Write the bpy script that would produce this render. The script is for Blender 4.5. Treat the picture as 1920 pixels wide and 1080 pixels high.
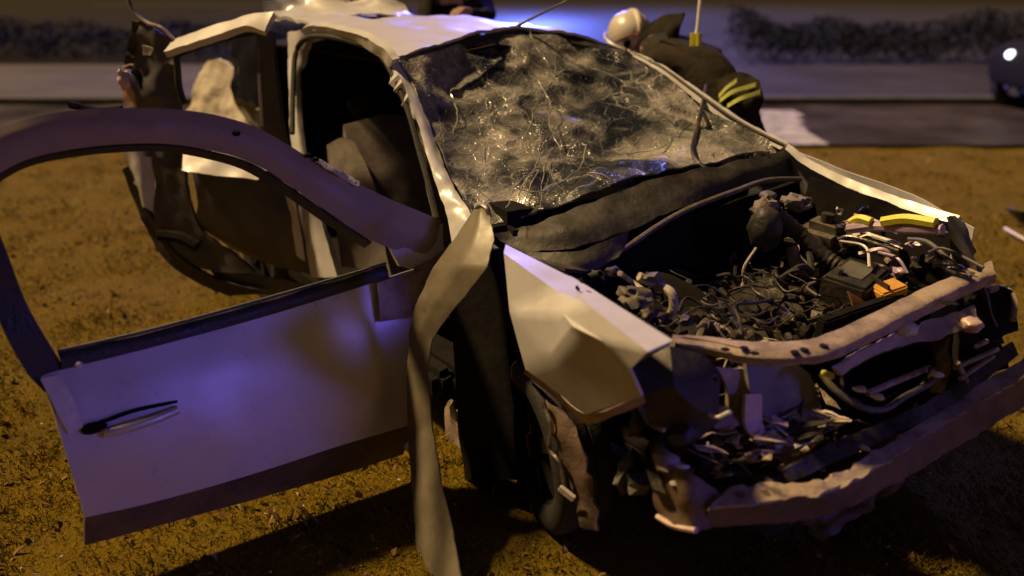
import bpy, bmesh, math, random
from mathutils import Vector, Matrix, noise
random.seed(7)
S = bpy.context.scene
for o in list(bpy.data.objects):
    bpy.data.objects.remove(o)
COL = S.collection
rad = math.radians

# ------------------------------------------------------------------ camera
CAM = Vector((3.19, -2.15, 1.71))
cd = bpy.data.cameras.new('camera')
cd.sensor_width = 36; cd.lens = 30.94; cd.clip_start = 0.05; cd.clip_end = 2000
cd.dof.use_dof = True; cd.dof.focus_distance = 2.95; cd.dof.aperture_fstop = 1.05
cam = bpy.data.objects.new('camera', cd); COL.objects.link(cam)
cam.location = CAM
cam.rotation_euler = (rad(90 - 19.8), 0, rad(145.6 - 90))
S.camera = cam

# ------------------------------------------------------------------ night sky, street light, beacons
SUN_DIR = Vector((0.49, 0.36, -0.80)).normalized()      # direction the street light travels
w = bpy.data.worlds.new('World'); S.world = w; w.use_nodes = True
nt = w.node_tree; nt.nodes.clear()
out = nt.nodes.new('ShaderNodeOutputWorld'); add = nt.nodes.new('ShaderNodeAddShader')
b1 = nt.nodes.new('ShaderNodeBackground'); b2 = nt.nodes.new('ShaderNodeBackground')
sky = nt.nodes.new('ShaderNodeTexSky'); sky.sky_type = 'NISHITA'; sky.sun_disc = False
sky.sun_elevation = math.asin(-SUN_DIR.z); sky.sun_rotation = math.atan2(-SUN_DIR.x, -SUN_DIR.y)
nt.links.new(sky.outputs[0], b1.inputs[0]); b1.inputs[1].default_value = 0.0012
b2.inputs[0].default_value = (0.60, 0.37, 0.34, 1); b2.inputs[1].default_value = 0.05   # city glow on cloud
nt.links.new(b1.outputs[0], add.inputs[0]); nt.links.new(b2.outputs[0], add.inputs[1])
nt.links.new(add.outputs[0], out.inputs[0])
sl = bpy.data.lights.new('street_light_sun', 'SUN'); sl.energy = 5.0; sl.angle = rad(5); sl.color = (1.0, 0.67, 0.31)
so = bpy.data.objects.new('street_light_sun', sl); COL.objects.link(so); so.rotation_euler = SUN_DIR.to_track_quat('-Z', 'Y').to_euler()
def beacon(name, loc, power, size, col=(0.16, 0.14, 1.0)):
    l = bpy.data.lights.new(name, 'POINT'); l.energy = power; l.color = col; l.shadow_soft_size = size
    o = bpy.data.objects.new(name, l); COL.objects.link(o); o.location = loc; return o
beacon('blue_beacon_light', (8.6, 3.0, 2.4), 50, 0.5)
def door_beam(loc, aim, power, half, size):       # added blue spot, cone narrowed to tint only the front door
    l = bpy.data.lights.new('blue_door_beam', 'SPOT'); l.energy = power; l.color = (0.17, 0.13, 1.0); l.shadow_soft_size = size
    l.spot_size = rad(2 * half); l.spot_blend = 1.0
    o = bpy.data.objects.new('blue_door_beam', l); COL.objects.link(o); o.location = loc
    o.rotation_euler = (Vector(aim) - Vector(loc)).to_track_quat('-Z', 'Y').to_euler()
door_beam((8.6, 2.0, 2.3), (.6, -1.55, .38), 680, 5.8, 1.0)
door_beam((8.6, 3.5, 2.6), (.6, -1.30, .42), 680, 5.8, 1.0)
beacon('blue_beacon_light', (-13.3, 9.2, 7.6), 3800, 0.6, (0.15, 0.15, 1.0))
beacon('blue_beacon_light', (-27.6, 20.1, 4.6), 11000, 0.3, (0.12, 0.18, 1.0))
S.view_settings.view_transform = 'Standard'; S.view_settings.look = 'None'
S.view_settings.exposure = 0; S.view_settings.gamma = 1; S.view_settings.use_curve_mapping = False
S.render.engine = 'CYCLES'

# ------------------------------------------------------------------ materials
def base_mat(name, col, rough=0.6, metal=0.0, coat=0.0, spec=0.5):
    m = bpy.data.materials.new(name); m.use_nodes = True
    p = m.node_tree.nodes['Principled BSDF']
    p.inputs['Base Color'].default_value = (*col, 1); p.inputs['Roughness'].default_value = rough
    p.inputs['Metallic'].default_value = metal; p.inputs['Coat Weight'].default_value = coat
    p.inputs['Specular IOR Level'].default_value = spec
    return m, m.node_tree, p
def N(nt, t, **kw):
    n = nt.nodes.new(t)
    for k, v in kw.items():
        if k in n.inputs: n.inputs[k].default_value = v
        else: setattr(n, k, v)
    return n
def ramp(nt, src, stops):
    r = nt.nodes.new('ShaderNodeValToRGB'); e = r.color_ramp.elements
    while len(e) < len(stops): e.new(0.5)
    for i, (pos, c) in enumerate(stops):
        e[i].position = pos; e[i].color = (*c, 1) if len(c) == 3 else c
    nt.links.new(src, r.inputs[0]); return r.outputs[0]
def geo_pos(nt):
    return nt.nodes.new('ShaderNodeNewGeometry').outputs['Position']
def noisy(name, cols, scale=6, rough=0.6, metal=0.0, coat=0.0, bump=0.2, bscale=30, spec=0.5, detail=6, rr=None, stretch=None):
    m, nt, p = base_mat(name, cols[0], rough, metal, coat, spec)
    pos = geo_pos(nt)
    if stretch:
        mp = N(nt, 'ShaderNodeMapping'); mp.inputs['Scale'].default_value = stretch
        nt.links.new(pos, mp.inputs[0]); pos = mp.outputs[0]
    n1 = N(nt, 'ShaderNodeTexNoise', Scale=scale, Detail=detail, Roughness=0.62); nt.links.new(pos, n1.inputs['Vector'])
    k = len(cols)
    st = [(0.32 + 0.36 * i / max(1, k - 1), c) for i, c in enumerate(cols)]
    nt.links.new(ramp(nt, n1.outputs['Fac'], st), p.inputs['Base Color'])
    n2 = N(nt, 'ShaderNodeTexNoise', Scale=bscale, Detail=4); nt.links.new(pos, n2.inputs['Vector'])
    b = N(nt, 'ShaderNodeBump', Strength=bump, Distance=0.01); nt.links.new(n2.outputs['Fac'], b.inputs['Height'])
    nt.links.new(b.outputs[0], p.inputs['Normal'])
    if rr:
        nt.links.new(ramp(nt, n1.outputs['Fac'], [(0.3, (rr[0],) * 3), (0.7, (rr[1],) * 3)]), p.inputs['Roughness'])
    return m
M = {}
def paint(name, c, dirt, amount=0.55, rough=(0.3, 0.55), coat=0.35):
    m, nt, p = base_mat(name, c, 0.4, 0, coat)
    p.inputs['Coat Roughness'].default_value = 0.22
    pos = geo_pos(nt)
    n1 = N(nt, 'ShaderNodeTexNoise', Scale=5.5, Detail=9, Roughness=0.68); nt.links.new(pos, n1.inputs['Vector'])
    n2 = N(nt, 'ShaderNodeTexNoise', Scale=42, Detail=5, Roughness=0.7); nt.links.new(pos, n2.inputs['Vector'])
    n3 = N(nt, 'ShaderNodeTexNoise', Scale=130, Detail=2); nt.links.new(pos, n3.inputs['Vector'])
    f1 = ramp(nt, n1.outputs['Fac'], [(0.42, (0, 0, 0)), (0.72, (amount,) * 3)])
    f2 = ramp(nt, n2.outputs['Fac'], [(0.56 if amount > .9 else 0.60, (0, 0, 0)), (0.66, (0.9, 0.9, 0.9))])
    mx = N(nt, 'ShaderNodeMix', data_type='RGBA'); mx.inputs[6].default_value = (*c, 1); mx.inputs[7].default_value = (*dirt, 1)
    nt.links.new(f1, mx.inputs[0])
    mu = N(nt, 'ShaderNodeMath', operation='MULTIPLY'); nt.links.new(f1, mu.inputs[0]); nt.links.new(f2, mu.inputs[1])
    mx2 = N(nt, 'ShaderNodeMix', data_type='RGBA'); nt.links.new(mu.outputs[0], mx2.inputs[0]); nt.links.new(mx.outputs[2], mx2.inputs[6])
    mx2.inputs[7].default_value = (0.035, 0.025, 0.02, 1)
    nt.links.new(mx2.outputs[2], p.inputs['Base Color'])
    nt.links.new(ramp(nt, n1.outputs['Fac'], [(0.35, (rough[0],) * 3), (0.7, (rough[1],) * 3)]), p.inputs['Roughness'])
    n4 = N(nt, 'ShaderNodeTexNoise', Scale=3.2, Detail=1.5); nt.links.new(pos, n4.inputs['Vector'])
    b = N(nt, 'ShaderNodeBump', Strength=0.006, Distance=0.01); nt.links.new(n3.outputs['Fac'], b.inputs['Height'])
    b2 = N(nt, 'ShaderNodeBump', Strength=0.25, Distance=0.03); nt.links.new(n4.outputs['Fac'], b2.inputs['Height']); nt.links.new(b.outputs[0], b2.inputs['Normal'])
    if amount > .9:
        b3 = N(nt, 'ShaderNodeBump', Strength=0.45, Distance=0.012); nt.links.new(n2.outputs['Fac'], b3.inputs['Height']); nt.links.new(b2.outputs[0], b3.inputs['Normal']); b2 = b3
    nt.links.new(b2.outputs[0], p.inputs['Normal'])
    return m
M['paint'] = paint('white_paint', (0.64, 0.64, 0.67), (0.36, 0.32, 0.27), 0.5)
M['doorpaint'] = paint('door_paint', (0.62, 0.58, 0.58), (0.42, 0.37, 0.35), 0.35, (0.40, 0.48), 0.3)
M['doorpaint'].node_tree.nodes['Principled BSDF'].inputs['Metallic'].default_value = 0.5
M['primer'] = paint('dusty_inner_paint', (0.44, 0.35, 0.27), (0.085, 0.055, 0.036), 0.97, (0.45, 0.8), 0.0)
M['shadedpaint'] = paint('shaded_paint', (0.085, 0.082, 0.09), (0.035, 0.03, 0.03), 0.9, (0.45, 0.6), 0.1)  # darker copy of the white paint, shade put into the colour
M['darkbeam'] = paint('shaded_beam_paint', (0.14, 0.095, 0.065), (0.05, 0.034, 0.024), 0.95, (0.45, 0.7), 0.0)  # dark copy for faces turned from the light, shade in the colour
M['shroud'] = noisy('grey_shroud', [(0.11, 0.11, 0.10), (0.17, 0.165, 0.15), (0.22, 0.21, 0.19)], 7, 0.55, bump=0.2, bscale=40, rr=(0.4, 0.7))
M['strip'] = paint('olive_scuffed_panel', (0.18, 0.155, 0.11), (0.075, 0.066, 0.04), 0.9, (0.4, 0.6), 0.0)
M['framepaint'] = paint('dusty_frame_paint', (0.34, 0.26, 0.18), (0.22, 0.165, 0.115), 0.5, (0.45, 0.6), 0.0)
M['plastic'] = noisy('black_plastic', [(0.012, 0.011, 0.012), (0.03, 0.027, 0.025), (0.055, 0.045, 0.038)], 9, 0.5, bump=0.3, bscale=60, rr=(0.35, 0.75))
M['greyplastic'] = noisy('grey_plastic', [(0.05, 0.05, 0.045), (0.09, 0.09, 0.08), (0.13, 0.12, 0.1)], 7, 0.55, bump=0.25, bscale=40, rr=(0.4, 0.8))
M['cowl'] = noisy('sooty_cowl_plastic', [(0.018, 0.016, 0.014), (0.036, 0.032, 0.027), (0.07, 0.06, 0.05)], 8, 0.6, bump=0.35, bscale=45, rr=(0.45, 0.8))
M['void'] = noisy('shade_and_black_parts', [(0.006, 0.005, 0.005), (0.014, 0.011, 0.010)], 8, 0.9, bump=0.4, bscale=25, spec=0.15)  # near-black: shade painted into hollows, plus plain black parts
M['rubber'] = noisy('rubber', [(0.012, 0.012, 0.012), (0.028, 0.026, 0.024)], 18, 0.75, bump=0.3, bscale=90)
M['metal'] = noisy('scraped_metal', [(0.12, 0.10, 0.085), (0.30, 0.27, 0.24), (0.46, 0.43, 0.40)], 14, 0.42, metal=0.85, bump=0.35, bscale=50, rr=(0.3, 0.6))
M['darkmetal'] = noisy('oily_cast_metal', [(0.018, 0.015, 0.013), (0.05, 0.041, 0.034), (0.12, 0.10, 0.085)], 16, 0.5, metal=0.5, bump=0.5, bscale=45, rr=(0.35, 0.7))
M['cable'] = noisy('pale_cable', [(0.30, 0.25, 0.18), (0.48, 0.42, 0.33)], 40, 0.6, bump=0.1)
M['greycable'] = noisy('grey_cable', [(0.07, 0.06, 0.05), (0.17, 0.145, 0.115)], 40, 0.6, bump=0.1)
M['yellow'] = noisy('yellow_plastic', [(0.62, 0.60, 0.03), (0.80, 0.78, 0.06)], 30, 0.5, bump=0.1)
M['orange'] = noisy('amber_plastic', [(0.55, 0.28, 0.05), (0.75, 0.42, 0.08)], 20, 0.45, bump=0.1)
M['pink'] = noisy('pale_pink_plastic', [(0.50, 0.36, 0.34), (0.66, 0.50, 0.46)], 20, 0.4, bump=0.1)
M['lilac'] = noisy('lilac_plastic', [(0.36, 0.26, 0.38), (0.5, 0.38, 0.5)], 20, 0.35, bump=0.1)
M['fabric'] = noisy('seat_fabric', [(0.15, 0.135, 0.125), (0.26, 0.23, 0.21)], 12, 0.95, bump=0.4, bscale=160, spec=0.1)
M['lining'] = noisy('shaded_cabin_lining', [(0.010, 0.009, 0.009), (0.022, 0.019, 0.018)], 8, 0.9, bump=0.2, spec=0.1)  # near-black, so the cabin's shade sits in the colour
M['crackwhite'] = noisy('crushed_glass', [(0.22, 0.22, 0.22), (0.42, 0.41, 0.40)], 30, 0.2, bump=0.1)
M['foam'] = noisy('torn_foam', [(0.50, 0.45, 0.38), (0.70, 0.64, 0.55)], 14, 0.95, bump=0.5, bscale=50)
M['white'] = noisy('white_fragment', [(0.6, 0.58, 0.54), (0.75, 0.72, 0.68)], 30, 0.4, bump=0.1)
M['tint'] = noisy('dark_gloss', [(0.008, 0.008, 0.01), (0.014, 0.013, 0.016)], 4, 0.12, bump=0.0)
M['asphalt'] = noisy('wet_asphalt', [(0.022, 0.018, 0.014), (0.045, 0.036, 0.027), (0.075, 0.06, 0.042)], 0.8, 0.5, bump=0.35, bscale=60, rr=(0.22, 0.5))
M['faraspalt'] = noisy('far_asphalt', [(0.018, 0.016, 0.018), (0.03, 0.027, 0.029)], 0.5, 0.6, bump=0.3, bscale=30, rr=(0.5, 0.7))
M['concrete'] = noisy('barrier_concrete', [(0.025, 0.023, 0.026), (0.038, 0.035, 0.039), (0.054, 0.05, 0.056)], 0.7, 0.5, bump=0.3, bscale=30, stretch=(1, 1, 2.5))
M['path'] = noisy('trodden_earth_path', [(0.03, 0.024, 0.014), (0.05, 0.04, 0.024), (0.07, 0.056, 0.034)], 0.9, 0.85, bump=0.3, bscale=20)
M['kerb'] = noisy('kerb_stone', [(0.06, 0.055, 0.05), (0.10, 0.09, 0.085)], 3, 0.85, bump=0.3, bscale=30)
M['roadpaint'] = noisy('worn_road_paint', [(0.20, 0.19, 0.15), (0.38, 0.36, 0.28), (0.5, 0.47, 0.38)], 4, 0.7, bump=0.2, bscale=50)
M['coat'] = noisy('dark_turnout_cloth', [(0.022, 0.018, 0.012), (0.045, 0.036, 0.024)], 14, 0.9, bump=0.7, bscale=22, spec=0.15)
M['coat2'] = noisy('black_jacket_cloth', [(0.012, 0.009, 0.008), (0.026, 0.019, 0.016)], 14, 0.9, bump=0.7, bscale=22, spec=0.15)
M['reflective'] = noisy('yellow_reflective_tape', [(0.62, 0.66, 0.14), (0.75, 0.80, 0.22)], 40, 0.45, bump=0.1)
M['helmet'] = noisy('cream_helmet_shell', [(0.55, 0.50, 0.40), (0.72, 0.67, 0.56)], 10, 0.35, coat=0.3, bump=0.05)
M['visorline'] = noisy('rust_red_trim', [(0.25, 0.09, 0.04), (0.36, 0.14, 0.06)], 20, 0.5, bump=0.1)
M['skin'] = noisy('skin', [(0.40, 0.24, 0.18), (0.48, 0.30, 0.23)], 20, 0.55, bump=0.1)
M['carblue'] = paint('black_paint', (0.006, 0.006, 0.008), (0.008, 0.008, 0.009), 0.3, (0.5, 0.6), 0.0)

def ground_mat(name, dark, mid, light, warm):
    m, nt, p = base_mat(name, mid, 0.95, spec=0.12)
    pos = geo_pos(nt)
    a = N(nt, 'ShaderNodeTexNoise', Scale=1.15, Detail=8, Roughness=0.66, Distortion=0.3)
    b = N(nt, 'ShaderNodeTexNoise', Scale=9.0, Detail=9, Roughness=0.72)
    c = N(nt, 'ShaderNodeTexNoise', Scale=60, Detail=5, Roughness=0.7)
    for n in (a, b, c): nt.links.new(pos, n.inputs['Vector'])
    ca = ramp(nt, a.outputs['Fac'], [(0.34, mid), (0.5, warm), (0.64, light)])
    cb = ramp(nt, b.outputs['Fac'], [(0.36, dark), (0.52, mid), (0.66, light)])
    x1 = N(nt, 'ShaderNodeMix', data_type='RGBA'); x1.inputs[0].default_value = 0.5
    nt.links.new(ca, x1.inputs[6]); nt.links.new(cb, x1.inputs[7])
    cc = ramp(nt, c.outputs['Fac'], [(0.3, (0.45, 0.45, 0.45)), (0.65, (1.25, 1.25, 1.25))])
    x2 = N(nt, 'ShaderNodeMix', data_type='RGBA', blend_type='MULTIPLY'); x2.inputs[0].default_value = 0.8
    nt.links.new(x1.outputs[2], x2.inputs[6]); nt.links.new(cc, x2.inputs[7])
    nt.links.new(x2.outputs[2], p.inputs['Base Color'])
    ad = N(nt, 'ShaderNodeMath', operation='ADD'); nt.links.new(b.outputs['Fac'], ad.inputs[0]); nt.links.new(c.outputs['Fac'], ad.inputs[1])
    bu = N(nt, 'ShaderNodeBump', Strength=0.9, Distance=0.04); nt.links.new(ad.outputs[0], bu.inputs['Height'])
    nt.links.new(bu.outputs[0], p.inputs['Normal'])
    return m
M['ground'] = ground_mat('trampled_dry_turf', (0.095, 0.068, 0.007), (0.195, 0.140, 0.009), (0.28, 0.20, 0.014), (0.28, 0.165, 0.010))
M['verge'] = ground_mat('distance_dimmed_verge', (0.012, 0.010, 0.006), (0.024, 0.02, 0.011), (0.04, 0.032, 0.018), (0.03, 0.024, 0.013))  # darkened to imitate street light falling off with distance
def blade_mat(name, stops):
    m, nt, p = base_mat(name, stops[0][1], 0.85, spec=0.2)
    g = nt.nodes.new('ShaderNodeNewGeometry')
    nt.links.new(ramp(nt, g.outputs['Random Per Island'], stops), p.inputs['Base Color'])
    return m
M['grass'] = blade_mat('dry_grass_blades', [(0.0, (0.13, 0.10, 0.009)), (0.4, (0.18, 0.135, 0.012)), (0.75, (0.23, 0.17, 0.018)), (1.0, (0.28, 0.21, 0.03))])
M['leaf'] = blade_mat('dry_leaves', [(0.0, (0.08, 0.045, 0.015)), (0.5, (0.2, 0.11, 0.03)), (1.0, (0.34, 0.23, 0.09))])
M['hedge'] = blade_mat('hedge_leaves', [(0.0, (0.008, 0.010, 0.008)), (0.6, (0.016, 0.018, 0.013)), (1.0, (0.03, 0.033, 0.025))])
m, nt, p = base_mat('lamp_emission', (0.8, 0.9, 1)); p.inputs['Emission Color'].default_value = (0.75, 0.88, 1, 1); p.inputs['Emission Strength'].default_value = 5; M['lamp'] = m

def glass_mat():
    m = bpy.data.materials.new('shattered_laminated_glass'); m.use_nodes = True; nt = m.node_tree; nt.nodes.clear()
    out = N(nt, 'ShaderNodeOutputMaterial'); pos = geo_pos(nt)
    dn = N(nt, 'ShaderNodeTexNoise', Scale=5, Detail=5); nt.links.new(pos, dn.inputs['Vector'])
    vm = N(nt, 'ShaderNodeVectorMath', operation='SCALE'); nt.links.new(dn.outputs['Color'], vm.inputs[0]); vm.inputs['Scale'].default_value = 0.28
    va = N(nt, 'ShaderNodeVectorMath', operation='ADD'); nt.links.new(pos, va.inputs[0]); nt.links.new(vm.outputs[0], va.inputs[1])
    def vor(scale, lo, hi):
        v = N(nt, 'ShaderNodeTexVoronoi', feature='DISTANCE_TO_EDGE', Scale=scale); nt.links.new(va.outputs[0], v.inputs['Vector'])
        return ramp(nt, v.outputs['Distance'], [(lo, (1, 1, 1)), (hi, (0, 0, 0))]), v
    big, v1 = vor(5.2, 0.004, 0.04)
    fine, v2 = vor(24, 0.01, 0.14)
    mic, v3 = vor(70, 0.02, 0.2)
    pn = N(nt, 'ShaderNodeTexNoise', Scale=3.6, Detail=6, Roughness=0.58, Distortion=0.8); nt.links.new(va.outputs[0], pn.inputs['Vector'])
    patch = ramp(nt, pn.outputs['Fac'], [(0.40, (0, 0, 0)), (0.62, (1, 1, 1))])
    def mm(op, a, b):
        x = N(nt, 'ShaderNodeMath', operation=op)
        for i, s in enumerate((a, b)):
            if isinstance(s, (int, float)): x.inputs[i].default_value = s
            else: nt.links.new(s, x.inputs[i])
        x.use_clamp = True; return x.outputs[0]
    finep = mm('MULTIPLY', fine, mm('ADD', mm('MULTIPLY', patch, 0.7), 0.12))
    brk = ramp(nt, dn.outputs['Fac'], [(0.46, (0, 0, 0)), (0.6, (1, 1, 1))]); vein = mm('ADD', mm('MULTIPLY', mm('MULTIPLY', big, brk), 0.75), mm('MULTIPLY', finep, 0.5))
    op = mm('ADD', mm('ADD', mm('MULTIPLY', patch, 0.45), 0.42), mm('MULTIPLY', vein, 0.5))
    mx = N(nt, 'ShaderNodeMix', data_type='RGBA'); nt.links.new(vein, mx.inputs[0])
    cn = ramp(nt, pn.outputs['Fac'], [(0.37, (0.035, 0.04, 0.07)), (0.44, (0.12, 0.125, 0.135)), (0.53, (0.26, 0.255, 0.24)), (0.64, (0.46, 0.43, 0.40))])
    nt.links.new(cn, mx.inputs[6]); mx.inputs[7].default_value = (0.42, 0.41, 0.39, 1)
    bs = mm('ADD', mm('MULTIPLY', fine, 0.3), mm('MULTIPLY', mic, 0.10)); bs = mm('ADD', bs, mm('MULTIPLY', pn.outputs['Fac'], 1.0))
    bu = N(nt, 'ShaderNodeBump', Strength=0.55, Distance=0.012); nt.links.new(bs, bu.inputs['Height'])
    pr = N(nt, 'ShaderNodeBsdfPrincipled'); pr.inputs['Roughness'].default_value = 0.16; nt.links.new(mx.outputs[2], pr.inputs['Base Color']); nt.links.new(bu.outputs[0], pr.inputs['Normal'])
    tr = N(nt, 'ShaderNodeBsdfTransparent'); tr.inputs[0].default_value = (0.72, 0.76, 0.72, 1)
    ms = N(nt, 'ShaderNodeMixShader'); nt.links.new(op, ms.inputs[0]); nt.links.new(tr.outputs[0], ms.inputs[1]); nt.links.new(pr.outputs[0], ms.inputs[2])
    nt.links.new(ms.outputs[0], out.inputs[0]); return m
M['glass'] = glass_mat()

# ------------------------------------------------------------------ helpers
def link(name, me, mat, parent=None, smooth=True, kind=None):
    o = bpy.data.objects.new(name, me); COL.objects.link(o)
    if mat is not None and not me.materials: me.materials.append(M[mat])
    if smooth:
        for p in me.polygons: p.use_smooth = True
        try: me.set_sharp_from_angle(angle=rad(38))
        except Exception: pass
    if parent is not None:
        o.parent = parent; o.matrix_parent_inverse = WORLD[parent.name].inverted()
    WORLD[o.name] = Matrix.Identity(4)
    if kind: o['kind'] = kind
    return o
WORLD = {}
def thing(name, loc, label, cat, group=None):
    o = bpy.data.objects.new(name, None); COL.objects.link(o); o.location = loc; o.empty_display_size = 0.2
    WORLD[o.name] = Matrix.Translation(loc)
    return tag(o, label, cat, group)
def tag(o, label, cat, group=None):
    o['label'] = label; o['category'] = cat
    if group: o['group'] = group
    return o
def mesh(name, v, f):
    me = bpy.data.meshes.new(name); me.from_pydata([tuple(a) for a in v], [], f); me.validate(); me.update(); return me
def cr(pts, n):
    """n points along a Catmull-Rom spline through pts"""
    pts = [Vector(p) for p in pts]; k = len(pts)
    if k == 2: return [pts[0].lerp(pts[1], i / (n - 1)) for i in range(n)]
    o = []
    for i in range(n):
        t = i / (n - 1) * (k - 1); j = min(int(t), k - 2); u = t - j
        p0 = pts[j - 1] if j > 0 else 2 * pts[0] - pts[1]; p1 = pts[j]; p2 = pts[j + 1]; p3 = pts[j + 2] if j + 2 < k else 2 * pts[-1] - pts[-2]
        o.append(0.5 * (2 * p1 + (p2 - p0) * u + (2 * p0 - 5 * p1 + 4 * p2 - p3) * u * u + (3 * p1 - p0 - 3 * p2 + p3) * u ** 3))
    return o
def solid_grid(name, g, th):
    """closed shell from a grid of points; th is thickness behind the normal"""
    nr, nc = len(g), len(g[0]); nrm = []
    for i in range(nr):
        row = []
        for j in range(nc):
            a = g[min(i + 1, nr - 1)][j] - g[max(i - 1, 0)][j]; b = g[i][min(j + 1, nc - 1)] - g[i][max(j - 1, 0)]
            n = b.cross(a)
            if n.length > 1e-9: n.normalize()
            row.append(n)
        nrm.append(row)
    # normals face the camera side (outside of the thing)
    s = sum(nrm[i][j].dot(CAM - g[i][j]) for i in range(nr) for j in range(nc))
    sg = -1 if s < 0 else 1
    v = [g[i][j] for i in range(nr) for j in range(nc)] + [g[i][j] - nrm[i][j] * th * sg for i in range(nr) for j in range(nc)]
    o = nr * nc; f = []
    def q(a, b, c, d): f.append((a, b, c, d) if sg < 0 else (d, c, b, a))
    for i in range(nr - 1):
        for j in range(nc - 1):
            a = i * nc + j
            q(a, a + 1, a + nc + 1, a + nc); q(o + a + nc, o + a + nc + 1, o + a + 1, o + a)
    for j in range(nc - 1):
        q(j + 1, j, o + j, o + j + 1); a = (nr - 1) * nc + j; q(a, a + 1, o + a + 1, o + a)
    for i in range(nr - 1):
        a = i * nc; q(a, a + nc, o + a + nc, o + a); b = a + nc - 1; q(b + nc, b, o + b, o + b + nc)
    return mesh(name, v, f)
def sheet(name, rows, mat, parent=None, nu=18, nv=14, th=0.004, cr_amp=0.0, cr_scale=5.0, lin=False, edge=0.0, kind=None, fine=0.0, smooth=True):
    """crumpled sheet lofted through rows of control points"""
    if lin:
        def ip(p, n):
            p = [Vector(a) for a in p]; k = len(p); o = []
            for i in range(n):
                t = i / (n - 1) * (k - 1); j = min(int(t), k - 2); o.append(p[j].lerp(p[j + 1], t - j))
            return o
    else: ip = cr
    a = [ip(r, nu) for r in rows]
    g = [[None] * nu for _ in range(nv)]
    for j in range(nu):
        c = ip([r[j] for r in a], nv)
        for i in range(nv): g[i][j] = c[i]
    if cr_amp or edge or fine:
        nn = (g[0][-1] - g[0][0]).cross(g[-1][0] - g[0][0])
        if nn.length > 1e-9: nn.normalize()
        for i in range(nv):
            for j in range(nu):
                p = g[i][j]; k = noise.noise(p * cr_scale) + 0.5 * noise.noise(p * cr_scale * 2.3 + Vector((3, 1, 7)))
                ridge = abs(noise.noise(p * cr_scale * 1.4 + Vector((9, 4, 2))))
                d = nn * (k - 1.2 * (0.25 - ridge)) * cr_amp + nn * noise.noise(p * 22) * fine
                if edge and (i in (0, nv - 1) or j in (0, nu - 1)):
                    d += Vector((noise.noise(p * 31), noise.noise(p * 29 + Vector((5, 5, 5))), noise.noise(p * 33 + Vector((1, 9, 2))))) * edge
                g[i][j] = p + d
    LAST['g'] = g
    return link(name, solid_grid(name, g, th), mat, parent, smooth, kind)
LAST = {}
def facets(name, pts, faces, mat, parent=None, th=0.004, jitter=0):
    """folded sheet metal: flat facets sharing crease vertices, given thickness"""
    bm = bmesh.new(); vs = [bm.verts.new(p) for p in pts]
    for f in faces: bm.faces.new([vs[i] for i in f])
    bmesh.ops.recalc_face_normals(bm, faces=bm.faces)
    s = sum(f.normal.dot(CAM - f.calc_center_median()) for f in bm.faces)
    if s < 0: bmesh.ops.reverse_faces(bm, faces=bm.faces)
    bmesh.ops.triangulate(bm, faces=bm.faces)
    if jitter:
        bmesh.ops.subdivide_edges(bm, edges=bm.edges, cuts=4, use_grid_fill=True)
        for v in bm.verts: v.co += Vector((noise.noise(v.co * 7), noise.noise(v.co * 7 + Vector((4, 0, 0))), noise.noise(v.co * 7 + Vector((0, 8, 0))))) * jitter
    bm.normal_update()
    vn = {v: v.normal.copy() for v in bm.verts}; fr = bm.faces[:]; bd = [e for e in bm.edges if len(e.link_faces) == 1]
    back = {v: bm.verts.new(v.co - vn[v] * th) for v in list(bm.verts)}
    for e in bd:
        lp_ = e.link_faces[0].loops[:]; a, b_ = next((l.vert, l.link_loop_next.vert) for l in lp_ if l.edge == e)
        bm.faces.new((b_, a, back[a], back[b_]))
    for f in fr: bm.faces.new([back[v] for v in reversed(f.verts)])
    me = bpy.data.meshes.new(name); bm.to_mesh(me); bm.free()
    return link(name, me, mat, parent, smooth=bool(jitter))
def tube(name, pts, r, mat, parent=None, seg=8, n=None, kind=None, taper=None, corr=0):
    n = n or max(8, len(pts) * 6); c = cr(pts, n); v = []; f = []
    up = Vector((0.13, 0.21, 0.97))
    for i, p in enumerate(c):
        t = (c[min(i + 1, n - 1)] - c[max(i - 1, 0)]).normalized()
        a = t.cross(up); a = a.normalized() if a.length > 1e-4 else Vector((1, 0, 0)); b = t.cross(a)
        rr = r if taper is None else r + (taper - r) * i / (n - 1)
        if corr and i % 2: rr *= 1 - corr
        for k in range(seg):
            an = 2 * math.pi * k / seg; v.append(p + (a * math.cos(an) + b * math.sin(an)) * rr)
    for i in range(n - 1):
        for k in range(seg):
            k2 = (k + 1) % seg; f.append((i * seg + k, i * seg + k2, (i + 1) * seg + k2, (i + 1) * seg + k))
    f.append(tuple(range(seg))[::-1]); f.append(tuple((n - 1) * seg + k for k in range(seg)))
    return link(name, mesh(name, v, f), mat, parent, kind=kind)
def box_me(name, sx, sy, sz, bev=0.01, seg=2):
    bm = bmesh.new(); bmesh.ops.create_cube(bm, size=1)
    for v in bm.verts: v.co = Vector((v.co.x * sx, v.co.y * sy, v.co.z * sz))
    if bev: bmesh.ops.bevel(bm, geom=bm.edges[:], offset=bev, segments=seg, affect='EDGES')
    me = bpy.data.meshes.new(name); bm.to_mesh(me); bm.free(); return me
def box(name, c, s, mat, parent=None, rot=(0, 0, 0), bev=0.01, dent=0.0, sub=0):
    me = box_me(name, *s, bev=min(bev, min(s) * 0.3))
    R = Matrix.Translation(c) @ Matrix.Rotation(rot[2], 4, 'Z') @ Matrix.Rotation(rot[1], 4, 'Y') @ Matrix.Rotation(rot[0], 4, 'X')
    if dent:
        bm = bmesh.new(); bm.from_mesh(me); bmesh.ops.subdivide_edges(bm, edges=bm.edges, cuts=3, use_grid_fill=True); bm.to_mesh(me); bm.free()
    me.transform(R)
    if dent:
        for v in me.vertices: v.co += noise.noise_vector(v.co * 9) * dent
    return link(name, me, mat, parent)
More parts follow.
